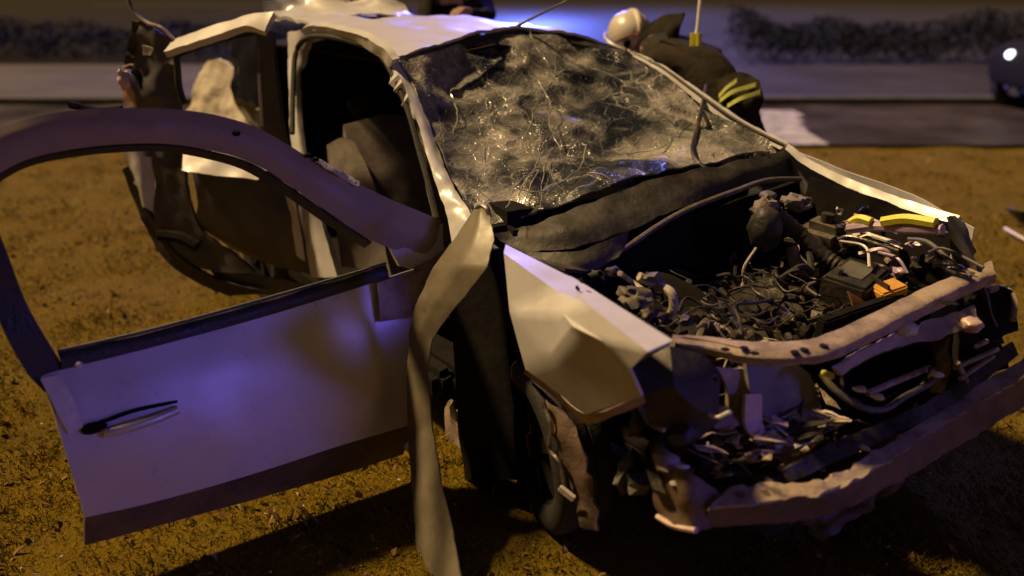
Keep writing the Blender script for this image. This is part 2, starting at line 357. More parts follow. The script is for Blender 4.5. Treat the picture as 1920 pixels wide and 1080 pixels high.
def lathe_me(name, prof, seg=40, axis='Y'):
    v = []; f = []; n = len(prof)
    for k in range(seg):
        a = 2 * math.pi * k / seg
        for (r, h) in prof: v.append((r * math.cos(a), h, r * math.sin(a)))
    for k in range(seg):
        k2 = (k + 1) % seg
        for i in range(n - 1): f.append((k * n + i, k * n + i + 1, k2 * n + i + 1, k2 * n + i))
    return mesh(name, v, f)
def place(o, M4):
    o.data.transform(M4); return o
def blob(name, c, s, mat, parent, amp=0.15, sc=9, sub=3, rot=0.0):
    bm = bmesh.new(); bmesh.ops.create_icosphere(bm, subdivisions=sub, radius=1)
    for v in bm.verts:
        k = 1 + amp * noise.noise(v.co * 1.7 + Vector(c) * 5) + 0.5 * amp * noise.noise(v.co * 4 + Vector(c) * 3)
        q = Vector((v.co.x * s[0], v.co.y * s[1], v.co.z * s[2])) * k; q.rotate(Matrix.Rotation(rot, 3, 'Z')); v.co = q + Vector(c)
    me = bpy.data.meshes.new(name); bm.to_mesh(me); bm.free(); return link(name, me, mat, parent)
def wheel(name, parent, M4, R=0.30, W=0.19, spokes=5, tyre='rubber', rim='metal'):
    """tyre with shoulders and tread plus a spoked rim, axis along local Y"""
    h = W / 2; r0 = R * 0.66
    prof = [(r0, -h * .8), (R * .8, -h), (R * .93, -h * .95), (R * .985, -h * .8), (R, -h * .55), (R, -h * .3), (R * .975, -h * .27), (R * .975, -h * .2), (R, -h * .17), (R, h * .17), (R * .975, h * .2), (R * .975, h * .27), (R, h * .3), (R, h * .55), (R * .985, h * .8), (R * .93, h * .95), (R * .8, h), (r0, h * .8), (r0, -h * .8)]
    t = link(name, lathe_me(name, prof, 44), tyre, parent); place(t, M4)
    bm = bmesh.new()
    pr = [(r0 * 1.0, -h * .78), (r0 * .94, -h * .7), (r0 * .9, -h * .2), (r0 * .9, h * .7), (r0, h * .78)]
    seg = 40
    vs = [[bm.verts.new((r * math.cos(2 * math.pi * k / seg), y, r * math.sin(2 * math.pi * k / seg))) for (r, y) in pr] for k in range(seg)]
    for k in range(seg):
        for i in range(len(pr) - 1): bm.faces.new((vs[k][i], vs[k][i + 1], vs[(k + 1) % seg][i + 1], vs[(k + 1) % seg][i]))
    for s_ in range(spokes):
        a = 2 * math.pi * s_ / spokes
        g = bmesh.ops.create_cube(bm, size=1)['verts']
        for v in g:
            wdt = 0.042 if v.co.z < 0 else 0.06
            q = Vector((v.co.x * wdt * R / .3, -h * .55 + v.co.y * .03, r0 * .48 + v.co.z * r0 * .92)); q.rotate(Matrix.Rotation(a, 3, 'Y')); v.co = q
    g = bmesh.ops.create_cone(bm, cap_ends=True, segments=20, radius1=R * .2, radius2=R * .14, depth=.05)['verts']
    for v in g: q = v.co.copy(); v.co = Vector((q.x, -h * .6 - q.z, q.y))
    me = bpy.data.meshes.new('rim'); bm.to_mesh(me); bm.free()
    rm = link('rim', me, rim, t); place(rm, M4)
    return t

# ------------------------------------------------------------------ setting: ground, road, wall, verge
YAW = rad(55.6)
def BG(a, b, z=0.0):
    """a metres from the camera's foot across the turf towards the road, b metres along the road"""
    g = Vector((-math.sin(YAW), math.cos(YAW), 0)); r = Vector((math.cos(YAW), math.sin(YAW), 0))
    return Vector((CAM.x, CAM.y, 0)) + g * a + r * b + Vector((0, 0, z))
def flat(name, a0, a1, b0, b1, z, mat, na=2, nb=2, amp=0.0, sc=1.0):
    v = []; f = []
    for i in range(na):
        for j in range(nb):
            p = BG(a0 + (a1 - a0) * i / (na - 1), b0 + (b1 - b0) * j / (nb - 1), z)
            p.z += amp * noise.noise(p * sc); v.append(p)
    for i in range(na - 1):
        for j in range(nb - 1): f.append((i * nb + j, i * nb + j + 1, (i + 1) * nb + j + 1, (i + 1) * nb + j))
    o = link(name, mesh(name, v, f), mat, None); o['kind'] = 'structure'; return o
flat('ground', -60, 700, -500, 500, -0.02, 'verge')
flat('turf', -8, 9.6, -30, 30, 0.0, 'ground', 220, 400, 0.022, 1.9)
flat('road', 9.0, 11.95, -60, 60, 0.030, 'asphalt')
flat('far_road', 16.3, 46, -2.5, 120, 0.030, 'faraspalt')
flat('far_verge', 16.3, 60, -120, -2.5, 0.026, 'verge', 80, 160, 0.05, 0.8)
flat('pavement', 12.05, 16.3, 0, 70, 0.125, 'concrete')
flat('dirt_path', 12.05, 16.3, -70, 0, 0.125, 'path')
kv = [BG(a, b, z) for b in (-70, 70) for (a, z) in ((11.93, .0), (11.94, .10), (11.96, .122), (12.06, .128), (12.06, .0))]
ko = link('kerb', mesh('kerb', kv, [(i, (i + 1) % 5, 5 + (i + 1) % 5, 5 + i) for i in range(5)]), 'kerb', None, smooth=False); ko['kind'] = 'structure'
kb = flat('far_kerb', 44.0, 44.5, -20, 60, 0.14, 'kerb')
# worn white bars of a crossing
for i, (v0, v1, u0, u1) in enumerate([(9.02, 9.44, 2.52, 3.27), (9.46, 9.90, 2.65, 3.28), (9.92, 10.38, 2.8, 3.34), (10.40, 10.88, 2.95, 3.46), (10.90, 11.4, 3.12, 3.6)]):
    n = 10; v = []; f = []
    for j in range(n + 1):
        b_ = u0 + (u1 - u0) * j / n
        v += [BG(v0 + random.uniform(-.02, .02), b_, .034), BG(v1 + random.uniform(-.02, .02), b_, .034)]
    for j in range(n): f.append((2 * j, 2 * j + 1, 2 * j + 3, 2 * j + 2))
    o = link('crossing_stripe', mesh('crossing_stripe', v, f), 'roadpaint', None); o['kind'] = 'structure'

# grass, leaves (uncountable)
def blades(name, n, region, mat, hgt, wid, kind='stuff', flatness=0.35):
    v = []; f = []
    for i in range(n):
        a, b = region()
        p = BG(a, b, 0); p.z = 0.022 * noise.noise(p * 1.9) - 0.004
        k = 0.5 + 0.9 * max(0, noise.noise(p * 3.1) + .45)
        an = random.uniform(0, 6.28); h = random.uniform(*hgt) * k; wd = random.uniform(*wid)
        d = Vector((math.cos(an), math.sin(an), 0)); e = Vector((-d.y, d.x, 0)); lean = random.uniform(-1.3, 1.3)
        t = p + Vector((0, 0, h * random.uniform(flatness, 1))) + e * h * lean
        s = len(v); v += [p - d * wd, p + d * wd, (p + t) / 2 + d * wd * .8 + Vector((0, 0, h * .15)), t, (p + t) / 2 - d * wd * .8 + Vector((0, 0, h * .15))]
        f.append((s, s + 1, s + 2, s + 3, s + 4))
    o = link(name, mesh(name, v, f), mat, None, smooth=False, kind=kind); return o
def reg():
    while True:
        a = 1.6 + 7.3 * random.random() ** 1.25; b = random.uniform(-.68, .68) * (a + .6)
        p = BG(a, b)
        if -1.9 < p.x < 1.7 and abs(p.y) < .66: continue
        if noise.noise(p * 1.25) + .5 * noise.noise(p * 4.1) < -.18 and random.random() < .45: continue
        return a, b
gr = blades('short_grass', 105000, reg, 'grass', (0.014, 0.036), (0.0012, 0.0028)); tag(gr, 'short dry yellowish grass of the turf around the wreck', 'grass')
lv = blades('fallen_leaves', 3800, reg, 'leaf', (0.02, 0.045), (0.007, 0.016), flatness=0.02); tag(lv, 'small dry leaves and twigs scattered over the turf', 'leaves')
for (a0, a1, b0, b1, hh, n, lab) in [(16.5, 18.6, 4.3, 15, 1.05, 17000, 'dark low hedge behind the pale pavement at the right'), (17.5, 20.5, -14, -4, 0.8, 12000, 'dark low hedge behind the pale pavement at the left')]:
    v = []; f = []
    for i in range(n):
        a = random.uniform(a0, a1); b_ = random.uniform(b0, b1)
        top = hh * (0.72 + 0.5 * noise.noise(Vector((a * .8, b_ * .8, 0)))); z = top * random.random() ** .45
        p = BG(a, b_, z); d = noise.random_unit_vector() * random.uniform(.03, .06); e = noise.random_unit_vector() * .03; s = len(v)
        v += [p - d, p + e, p + d, p - e]; f.append((s, s + 1, s + 2, s + 3))
    h_ = thing('hedge', BG((a0 + a1) / 2, (b0 + b1) / 2), lab, 'hedge')
    link('foliage', mesh('foliage', v, f), 'hedge', h_, smooth=False)
    for k in range(14):
        q = BG(random.uniform(a0 + .1, a1 - .1), b0 + (b1 - b0) * (k + .5) / 14, 0.02); tube('stem', [q, q + Vector((.05, .03, hh * .35)), q + Vector((random.uniform(-.1, .1), .05, hh * .7))], .018, 'darkmetal', h_, 6, 8, taper=.006)

# ------------------------------------------------------------------ the wrecked car
car = thing('wrecked_car', (0, 0, 0), 'crashed white car with its hood gone, windscreen shattered and doors hanging open on the grass', 'car')

# roof and glasshouse -------------------------------------------------
rf = [[(0.054, -0.555, 1.401), (-0.008, -0.3, 1.438), (-0.051, -0.08, 1.474), (-0.064, 0.12, 1.484), (0.011, 0.34, 1.453), (0.166, 0.55, 1.379)],
      [(-0.309, -0.57, 1.457), (-0.384, -0.32, 1.494), (-.45,-.07,1.505), (-.42,.15,1.50), (-.38,.38,1.465), (-.33,.57,1.40)],
      [(-0.576, -0.585, 1.478), (-0.627, -0.33, 1.5), (-.85,-.06,1.50), (-.85,.16,1.495), (-.85,.38,1.46), (-.85,.57,1.40)],
      [(-0.806, -0.59, 1.5), (-0.895, -0.34, 1.514), (-1.25,-.06,1.50), (-1.25,.16,1.485), (-1.25,.38,1.45), (-1.25,.57,1.39)],
      [(-1.115, -0.6, 1.527), (-1.147, -0.34, 1.545), (-1.6,-.06,1.47), (-1.6,.16,1.46), (-1.6,.38,1.42), (-1.6,.57,1.37)]]
roof = sheet('roof', rf, 'paint', car, 44, 40, 0.012, 0.014, 4.0, edge=0.006)
tube('seam', [(0.064, -0.56, 1.4),(-0.108, -0.56, 1.435),(-0.357, -0.56, 1.458),(-0.637, -0.56, 1.474),(-0.916, -0.56, 1.495)], 0.009, 'plastic', roof, 6, 30)
sheet('header_rail', [[(0.061, -0.55, 1.393), (-0.0, -0.3, 1.426), (-0.052, -0.08, 1.457), (-0.064, 0.12, 1.466), (0.012, 0.34, 1.435), (0.167, 0.55, 1.368)],
      [(0.084, -0.54, 1.37), (0.007, -0.29, 1.397), (-0.047, -0.07, 1.426), (-0.052, 0.12, 1.44), (0.033, 0.33, 1.414), (0.186, 0.54, 1.351)]], 'plastic', car, 40, 5, 0.02, 0.006, 9)
# torn roof skin at the rear edge
sheet('torn_roof_skin', [[(-1.238, -0.6, 1.565), (-1.217, -0.42, 1.59), (-1.083, -0.25, 1.6), (-0.886, 0.0, 1.546)], [(-1.157, -0.6, 1.505), (-1.122, -0.42, 1.547), (-0.995, -0.25, 1.558), (-0.833, 0.0, 1.512)], [(-0.809, -0.59, 1.486), (-0.806, -0.42, 1.514), (-0.734, -0.25, 1.522), (-0.726, 0.0, 1.491)]], 'paint', car, 26, 14, 0.006, 0.03, 6, edge=0.012)
tube('aerial', [(-0.078, 0.11, 1.484), (-0.007, 0.15, 1.523), (0.138, 0.22, 1.595)], 0.008, 'plastic', car, 6, 12, taper=0.004)
# right A pillar: outer skin, and the dark door seal beside it
sheet('windscreen_pillar', [[(0.031, -0.575, 1.404),(0.195, -0.59, 1.308),(0.323, -0.61, 1.204),(0.436, -0.635, 1.092),(0.551, -0.66, 0.996),(0.656, -0.685, 0.921),(0.753, -0.72, 0.828)],
      [(0.052, -0.565, 1.405),(0.22, -0.575, 1.286),(0.362, -0.595, 1.173),(0.485, -0.62, 1.069),(0.616, -0.645, 0.983),(0.73, -0.67, 0.922),(0.84, -0.7, 0.847)],
      [(0.07, -0.55, 1.394),(0.239, -0.555, 1.263),(0.388, -0.575, 1.143),(0.517, -0.6, 1.04),(0.658, -0.625, 0.971),(0.792, -0.65, 0.919),(0.928, -0.68, 0.881)]], 'paint', car, 46, 9, 0.05, 0.007, 14, edge=0.004, fine=0.003)
tube('door_seal', [(-0.55, -0.76, 1.039),(-0.722, -0.67, 1.247),(-0.784, -0.62, 1.369),(-0.701, -0.6, 1.427),(-0.512, -0.59, 1.446),(-0.275, -0.575, 1.437),(-0.053, -0.57, 1.41),(0.122, -0.585, 1.321),(0.261, -0.605, 1.209),(0.376, -0.63, 1.091),(0.494, -0.66, 0.989),(0.58, -0.68, 0.894)], 0.012, 'rubber', car, 8, 70)
tube('door_seal', [(0.268, -0.57, 1.167),(0.359, -0.6, 1.055),(0.413, -0.62, 0.968),(0.508, -0.65, 0.893),(0.598, -0.68, 0.811)], 0.010, 'greyplastic', car, 8, 30)
sheet('roof_side_rail', [[(-0.877, -0.6, 1.417),(-0.691, -0.6, 1.478),(-0.426, -0.6, 1.486),(-0.156, -0.6, 1.47),(0.048, -0.6, 1.438),(0.132, -0.6, 1.397)], [(-0.914, -0.58, 1.365),(-0.718, -0.58, 1.434),(-0.466, -0.58, 1.453),(-0.224, -0.58, 1.432),(-0.043, -0.58, 1.399),(0.053, -0.58, 1.35)]], 'paint', car, 34, 6, 0.03, 0.006, 10)
# centre pillar
sheet('centre_pillar', [[(-0.918, -0.6, 1.443),(-0.874, -0.63, 1.327),(-0.788, -0.67, 1.217),(-0.638, -0.74, 1.025),(-0.542, -0.77, 0.851),(-0.452, -0.79, 0.653),(-0.35, -0.8, 0.434)],
      [(-0.79, -0.6, 1.454),(-0.812, -0.62, 1.331),(-0.741, -0.66, 1.221),(-0.578, -0.73, 1.032),(-0.464, -0.76, 0.864),(-0.35, -0.78, 0.675),(-0.237, -0.79, 0.464)],
      [(-0.728, -0.58, 1.448),(-0.778, -0.6, 1.333),(-0.746, -0.63, 1.218),(-0.573, -0.7, 1.03),(-0.441, -0.73, 0.865),(-0.31, -0.75, 0.68),(-0.162, -0.76, 0.48)]], 'paint', car, 40, 8, 0.05, 0.006, 9, edge=0.003)
# left A pillar and windscreen surround
lp = sheet('windscreen_pillar', [[(0.123, 0.575, 1.382),(0.32, 0.6, 1.331),(0.522, 0.63, 1.241),(0.736, 0.665, 1.144),(0.954, 0.7, 1.073)],
      [(0.174, 0.55, 1.361),(0.336, 0.575, 1.302),(0.519, 0.605, 1.207),(0.717, 0.64, 1.109),(0.932, 0.68, 1.047)]], 'paint', car, 40, 6, 0.05, 0.004, 10, edge=0.003)
tube('gutter', [(0.144, 0.57, 1.374),(0.325, 0.59, 1.321),(0.521, 0.62, 1.228),(0.731, 0.65, 1.134),(0.942, 0.69, 1.064)], 0.007, 'plastic', lp, 6, 30)
# shattered windscreen: three lobes of sagging laminated glass
gl = sheet('windscreen', [
      [(0.067, -0.54, 1.377), (0.025, -0.3, 1.415), (-0.047, -0.07, 1.439), (-0.052, 0.12, 1.454), (0.032, 0.33, 1.428), (0.193, 0.54, 1.361)],
      [(0.223, -0.555, 1.27), (0.12, -0.331, 1.263), (0.16, -0.128, 1.295), (0.16, 0.142, 1.321), (0.16, 0.404, 1.329), (0.372, 0.57, 1.288)],
      [(0.4, -0.58, 1.134), (0.35, -0.377, 1.13), (0.4, -0.177, 1.159), (0.41, 0.076, 1.19), (0.42, 0.364, 1.212), (0.552, 0.605, 1.184)],
      [(0.577, -0.61, 1.018), (0.6, -0.446, 1.02), (0.66, -0.253, 1.056), (0.68, -0.02, 1.083), (0.68, 0.277, 1.103), (0.695, 0.635, 1.111)],
      [(0.799, -0.65, 0.913), (0.84, -0.541, 0.935), (0.92, -0.401, 0.983), (0.95, -0.172, 1.022), (0.97, 0.109, 1.057), (0.907, 0.68, 1.034)]], 'glass', car, 90, 70, 0.006, 0.030, 4.2, fine=0.006)
GG = LAST['g']
def on_glass(u, v, off=.004):
    nr, nc = len(GG), len(GG[0]); a = min(max(v, 0), .999) * (nr - 1); b_ = min(max(u, 0), .999) * (nc - 1); i_, j_ = int(a), int(b_); fa, fb_ = a - i_, b_ - j_
    p = (GG[i_][j_] * (1 - fb_) + GG[i_][j_ + 1] * fb_) * (1 - fa) + (GG[i_ + 1][j_] * (1 - fb_) + GG[i_ + 1][j_ + 1] * fb_) * fa
    n_ = (GG[i_][j_ + 1] - GG[i_][j_]).cross(GG[i_ + 1][j_] - GG[i_][j_]).normalized()
    if n_.z < 0: n_ = -n_
    return p + n_ * off, n_
random.seed(77)
cv = []; cf = []
def crack(path, wd):
    s0 = len(cv); n = len(path)
    for k, (u, v) in enumerate(path):
        p, n_ = on_glass(u, v); q, _ = on_glass(*(path[k + 1] if k + 1 < n else path[k - 1]))
        t = (q - p); t = t.normalized() if t.length > 1e-6 else Vector((1, 0, 0)); e = t.cross(n_).normalized() * wd * (1 - .7 * k / n) * .5
        cv.extend([p - e, p + e])
    for k in range(n - 1): cf.append((s0 + 2 * k, s0 + 2 * k + 1, s0 + 2 * k + 3, s0 + 2 * k + 2))
for (cu, cv_, R_, nr_) in ((.12, .88, .42, 14), (.40, .72, .5, 14), (.58, .30, .6, 15), (.28, .18, .42, 9), (.82, .66, .34, 8), (.06, .42, .3, 7)):
    dirs = sorted(random.uniform(0, 6.283) for _ in range(nr_))
    for a in dirs:
        ln = R_ * random.uniform(.3, 1.0); path = []; aa = a; r0 = R_ * random.choice([0, 0, .1, .2, .35, .5]); u, v = cu + math.cos(a) * r0 * .62, cv_ + math.sin(a) * r0
        st = max(4, int(ln / .025))
        for k in range(st):
            if 0 <= u <= 1 and 0 <= v <= 1: path.append((u, v))
            aa += random.uniform(-.3, .3); u += math.cos(aa) * ln / st * .62; v += math.sin(aa) * ln / st
        if len(path) > 2: crack(path, random.choice([.0012, .0015, .002, .0026, .0045]))
    rr_ = .02
    while rr_ < R_ * .75:       # broken rings
        a = random.uniform(0, 6.28)
        for k in range(4):
            a0 = a + k * 1.57; sp = random.uniform(.25, .9); path = []
            for q in range(7):
                t = a0 + sp * q / 6; r_ = rr_ * random.uniform(.88, 1.12); u, v = cu + math.cos(t) * r_ * .62, cv_ + math.sin(t) * r_
                if 0 <= u <= 1 and 0 <= v <= 1: path.append((u, v))
            if len(path) > 2: crack(path, random.choice([.001, .0013, .0018]))
        rr_ += random.uniform(.03, .07)
link('crack_lines', mesh('crack_lines', cv, cf), 'crackwhite', gl, smooth=False, kind='stuff')
v = []; f = []
for k in range(600):        # glittering loose cubes of glass
    u, q = random.random(), random.random()
    if noise.noise(Vector((u * 6, q * 6, 3))) < -.05: continue
    p, n_ = on_glass(u, q, .006); d = noise.random_unit_vector() * random.uniform(.002, .006); e = noise.random_unit_vector() * random.uniform(.002, .006); s0 = len(v); h_ = noise.random_unit_vector() * .004
    v += [p + d, p - d, p + e, p + h_]; f += [(s0, s0 + 1, s0 + 2), (s0, s0 + 1, s0 + 3), (s0, s0 + 2, s0 + 3), (s0 + 1, s0 + 2, s0 + 3)]
link('glass_cubes', mesh('glass_cubes', v, f), 'crackwhite', gl, smooth=False, kind='stuff')
# loose folds of glass, pressed out near the header
sheet('glass_flap', [[(-0.02, -0.323, 1.291), (-0.02, -0.194, 1.352), (0.0, -0.026, 1.388)], [(0.14, -0.38, 1.252), (0.13, -0.249, 1.3), (0.08, -0.074, 1.366)]], 'glass', gl, 16, 10, 0.005, 0.01, 9, edge=0.01)
sheet('glass_flap', [[(0.582, 0.56, 1.171), (0.709, 0.6, 1.147), (0.886, 0.66, 1.08)], [(0.614, 0.54, 1.078), (0.751, 0.58, 1.068), (0.931, 0.66, 1.038)], [(0.643, 0.5, 0.994), (0.8, 0.55, 0.997), (0.957, 0.655, 1.011)]], 'glass', gl, 22, 16, 0.005, 0.012, 6, edge=0.004)
random.seed(21)
for k in range(7):      # long crack ridges standing proud of the glass
    base = [((985, 70), (1005, 110), (1030, 150), (1025, 210), (1045, 270), (1040, 330))][0]
ridges = [[(0.02, 0.089, 1.454),(0.11, 0.075, 1.376),(0.2, 0.063, 1.319)], [(0.26, -0.04, 1.278),(0.4, -0.083, 1.213),(0.5, -0.161, 1.151),(0.65, -0.217, 1.08)], [(0.05, -0.339, 1.256),(0.22, -0.393, 1.186),(0.32, -0.466, 1.115)], [(0.85, -0.59, 0.959),(0.76, -0.497, 1.0),(0.71, -0.384, 1.033),(0.6, -0.258, 1.076)],
   [(0.52, 0.574, 1.196),(0.64, 0.395, 1.118),(0.74, 0.196, 1.059),(0.76, -0.035, 1.058)], [(0.76, -0.497, 1.0),(0.83, -0.424, 0.995),(0.78, -0.237, 1.036),(0.68, -0.122, 1.094)]]
for rg in ridges:
    pts = [Vector(q) + Vector((.03, 0, .022)) for q in rg]
    o = tube('crack_ridge', pts, 0.0022, 'crackwhite', gl, 5, 26)
    for v in o.data.vertices: v.co += noise.noise_vector(v.co * 30) * .008
# cowl, scuttle and hood seal line
sheet('cowl_panel', [[(0.846, -0.62, 0.89), (0.93, -0.43, 0.944), (0.97, -0.188, 1.0), (1.0, 0.134, 1.044), (0.949, 0.68, 1.039)],
      [(0.88, -0.6, 0.867), (1.02, -0.455, 0.919), (1.05, -0.208, 0.949), (1.06, 0.103, 1.007), (0.981, 0.69, 1.011)],
      [(0.973, -0.58, 0.857), (1.08, -0.435, 0.877), (1.1, -0.203, 0.91), (1.1, 0.067, 0.957), (1.009, 0.69, 0.952)]], 'cowl', car, 40, 14, 0.012, 0.012, 6, edge=0.004)
sheet('scuttle_tray', [[(0.973, -0.58, 0.853), (1.1, -0.472, 0.874), (1.12, -0.268, 0.916)], [(1.033, -0.57, 0.838), (1.14, -0.482, 0.847), (1.14, -0.301, 0.869)], [(1.159, -0.56, 0.845), (1.16, -0.454, 0.825), (1.16, -0.345, 0.849)]], 'cowl', car, 20, 10, 0.01, 0.006, 8)
tube('hood_seal', [(1.12, -0.55, 0.819),(1.12, -0.421, 0.822),(1.12, -0.265, 0.861),(1.12, -0.125, 0.912),(1.12, 0.021, 0.949),(1.12, 0.23, 0.977),(1.12, 0.397, 0.994),(1.12, 0.579, 0.975)], 0.010, 'greycable', car, 8, 40)
tube('wiper_arm', [(0.48, 0.721, 1.248),(0.68, 0.479, 1.137),(0.9, 0.232, 1.07),(1.02, 0.224, 1.013)], 0.009, 'plastic', car, 6, 20)
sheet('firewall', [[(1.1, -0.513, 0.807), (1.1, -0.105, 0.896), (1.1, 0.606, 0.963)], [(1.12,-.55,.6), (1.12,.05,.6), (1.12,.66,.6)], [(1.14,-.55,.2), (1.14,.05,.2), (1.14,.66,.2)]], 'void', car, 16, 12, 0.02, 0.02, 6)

# right front wing: folded and torn ----------------------------------
W_ = [(1.127, -0.76, 0.952), (1.412, -0.73, 0.924), (1.835, -0.764, 0.895), (1.805, -0.87, 0.837), (1.798, -0.82, 0.751), (1.572, -0.8, 0.596), (1.287, -0.8, 0.619), (1.234, -0.82, 0.785),
      (1.472, -0.836, 0.925), (1.867, -0.875, 0.905), (1.63, -0.9, 0.892), (1.733, -0.89, 0.887), (1.482, -0.86, 0.744), (1.567, -0.885, 0.902), (1.175, -0.8, 0.945), (1.658, -0.875, 0.951), (1.383, -0.735, 0.926)]
fw = facets('front_wing', W_, [(0, 16, 8, 14), (16, 1, 8), (1, 2, 9, 8), (14, 8, 13, 7), (8, 15, 13), (8, 9, 15), (15, 9, 3, 11), (13, 15, 11), (13, 11, 10), (13, 10, 12, 7), (10, 11, 3, 4), (10, 4, 5, 12), (12, 5, 6), (7, 12, 6)], 'paint', car, 0.006, 0.0015)
sheet('wing_lip', [[(1.287, -0.8, 0.619),(1.429, -0.8, 0.612),(1.572, -0.8, 0.596),(1.798, -0.82, 0.751)], [(1.223, -0.76, 0.569),(1.365, -0.75, 0.546),(1.513, -0.75, 0.527),(1.761, -0.77, 0.701)]], 'primer', fw, 20, 5, 0.006, 0.004, 12)
for c_ in ((1.5, -0.785, 0.93), (1.661, -0.835, 0.874), (1.496, -0.77, 0.947)):
    blob('hole', c_, (.009, .003, .007), 'void', fw, .3, 9, 2)
# peeled strip of wing and sill trim folded down to the grass
pl = sheet('peeled_strip', [[(0.918, -0.74, 1.009),(0.918, -0.8, 0.937),(0.881, -0.87, 0.835),(0.86, -0.92, 0.732),(0.835, -0.94, 0.627),(0.822, -0.95, 0.464),(0.852, -0.97, 0.285),(0.956, -1.02, 0.153),(1.068, -1.07, 0.034),(1.195, -1.13, -0.061)],
      [(0.962, -0.74, 1.023),(1.009, -0.79, 0.958),(1.028, -0.86, 0.873),(0.96, -0.91, 0.751),(0.894, -0.935, 0.628),(0.88, -0.945, 0.485),(0.926, -0.965, 0.317),(1.043, -1.015, 0.196),(1.163, -1.06, 0.085),(1.302, -1.12, 0.005)],
      [(0.995, -0.73, 1.009),(1.079, -0.77, 0.955),(1.135, -0.83, 0.897),(1.046, -0.885, 0.764),(0.949, -0.92, 0.625),(0.934, -0.935, 0.503),(0.994, -0.955, 0.345),(1.128, -1.005, 0.237),(1.27, -1.05, 0.144),(1.421, -1.11, 0.079)]], 'strip', car, 82, 13, 0.005, 0.004, 7, edge=0.003, lin=True)
tube('hook', [(0.902, -0.73, 0.992),(0.94, -0.73, 1.024),(0.977, -0.73, 1.025),(0.994, -0.73, 0.999)], 0.008, 'metal', pl, 6, 16)
blob('clip', (0.861, -0.97, 0.213), (.02, .016, .02), 'white', pl, .3, 9, 2)
box('glass_chip', (1.063, -1.0, -0.096), (.05, .012, .012), 'white', pl, (0, .3, .5), .003)
# hinge pillar and the wheel well behind, blackened to paint in their shade
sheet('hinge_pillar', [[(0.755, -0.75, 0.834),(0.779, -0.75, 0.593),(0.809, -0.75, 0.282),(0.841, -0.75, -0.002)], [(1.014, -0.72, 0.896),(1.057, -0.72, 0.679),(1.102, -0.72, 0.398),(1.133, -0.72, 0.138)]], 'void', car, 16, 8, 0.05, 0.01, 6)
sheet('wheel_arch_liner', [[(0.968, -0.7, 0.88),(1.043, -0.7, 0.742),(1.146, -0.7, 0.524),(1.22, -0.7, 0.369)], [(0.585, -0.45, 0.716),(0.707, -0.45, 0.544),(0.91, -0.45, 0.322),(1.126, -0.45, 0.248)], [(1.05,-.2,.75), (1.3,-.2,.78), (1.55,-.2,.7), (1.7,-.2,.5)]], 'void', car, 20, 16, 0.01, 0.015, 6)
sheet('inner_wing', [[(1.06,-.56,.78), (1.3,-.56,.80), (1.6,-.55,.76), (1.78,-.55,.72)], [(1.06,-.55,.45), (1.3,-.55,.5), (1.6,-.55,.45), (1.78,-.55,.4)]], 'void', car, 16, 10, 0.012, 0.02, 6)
wheel('front_wheel', car, Matrix.Translation((1.19, -.62, .28)) @ Matrix.Rotation(rad(-14), 4, 'Z') @ Matrix.Rotation(rad(6), 4, 'X'), 0.29, 0.19, 6, rim='void')  # rim coloured black, shade of the well painted in
sheet('torn_bracket', [[(1.353, -0.78, 0.541),(1.408, -0.78, 0.426),(1.461, -0.78, 0.329),(1.54, -0.78, 0.212)], [(1.429, -0.76, 0.533),(1.504, -0.76, 0.465),(1.556, -0.76, 0.371),(1.587, -0.76, 0.213)]], 'darkbeam', car, 16, 8, 0.008, 0.02, 8, edge=0.012)
tube('bracket_edge', [(1.362, -0.79, 0.539),(1.404, -0.79, 0.48),(1.396, -0.79, 0.406),(1.448, -0.79, 0.379),(1.481, -0.79, 0.29)], 0.007, 'metal', car, 6, 24)
box('white_chip', (1.495, -0.8, 0.31), (.055, .012, .022), 'white', car, (0, .5, .5), .003)
sheet('mirror_shard', [[(0.719, -0.72, 0.213),(0.794, -0.72, 0.256)], [(0.769, -0.72, 0.171),(0.827, -0.72, 0.171)]], 'white', car, 4, 4, .004, 0, lin=True)
sheet('mirror_shard_housing', [[(0.674, -0.73, 0.208),(0.727, -0.73, 0.262),(0.742, -0.73, 0.183)], [(0.674, -0.72, 0.072),(0.766, -0.72, 0.082),(0.851, -0.72, 0.127)]], 'primer', car, 10, 6, .01, 0.01, 10)

# left wing edge ------------------------------------------------------
sheet('far_wing', [[(0.954, 0.7, 1.073),(1.06, 0.71, 1.022),(1.247, 0.725, 0.976),(1.467, 0.73, 0.947),(1.672, 0.72, 0.935)], [(0.958, 0.68, 1.051),(1.059, 0.69, 0.999),(1.25, 0.7, 0.951),(1.466, 0.705, 0.919),(1.662, 0.7, 0.91)]], 'paint', car, 40, 5, 0.02, 0.004, 8, edge=0.002)
sheet('far_wing_side', [[(.95,.71,1.05), (1.2,.74,1.0), (1.45,.76,.96), (1.72,.73,.90)], [(.95,.76,.7), (1.2,.78,.75), (1.45,.78,.7), (1.72,.75,.62)], [(.95,.76,.35), (1.2,.74,.6), (1.45,.74,.58), (1.72,.74,.4)]], 'paint', car, 20, 12, 0.006, 0.01, 5)
sheet('far_wing_corner', [[(1.664, 0.7, 0.937),(1.71, 0.7, 0.908),(1.756, 0.7, 0.836)], [(1.71, 0.6, 0.924),(1.769, 0.6, 0.857),(1.813, 0.6, 0.815)], [(1.74,.72,.55), (1.82,.71,.55), (1.9,.70,.55)]], 'shadedpaint', car, 12, 12, 0.008, 0.012, 9, edge=0.006)
sheet('far_inner_wing', [[(1.1,.66,.97), (1.4,.67,.94), (1.7,.66,.88)], [(1.1,.6,.7), (1.4,.6,.7), (1.7,.6,.66)], [(1.1,.55,.4), (1.4,.55,.4), (1.7,.55,.4)]], 'void', car, 16, 12, 0.01, 0.02, 6)

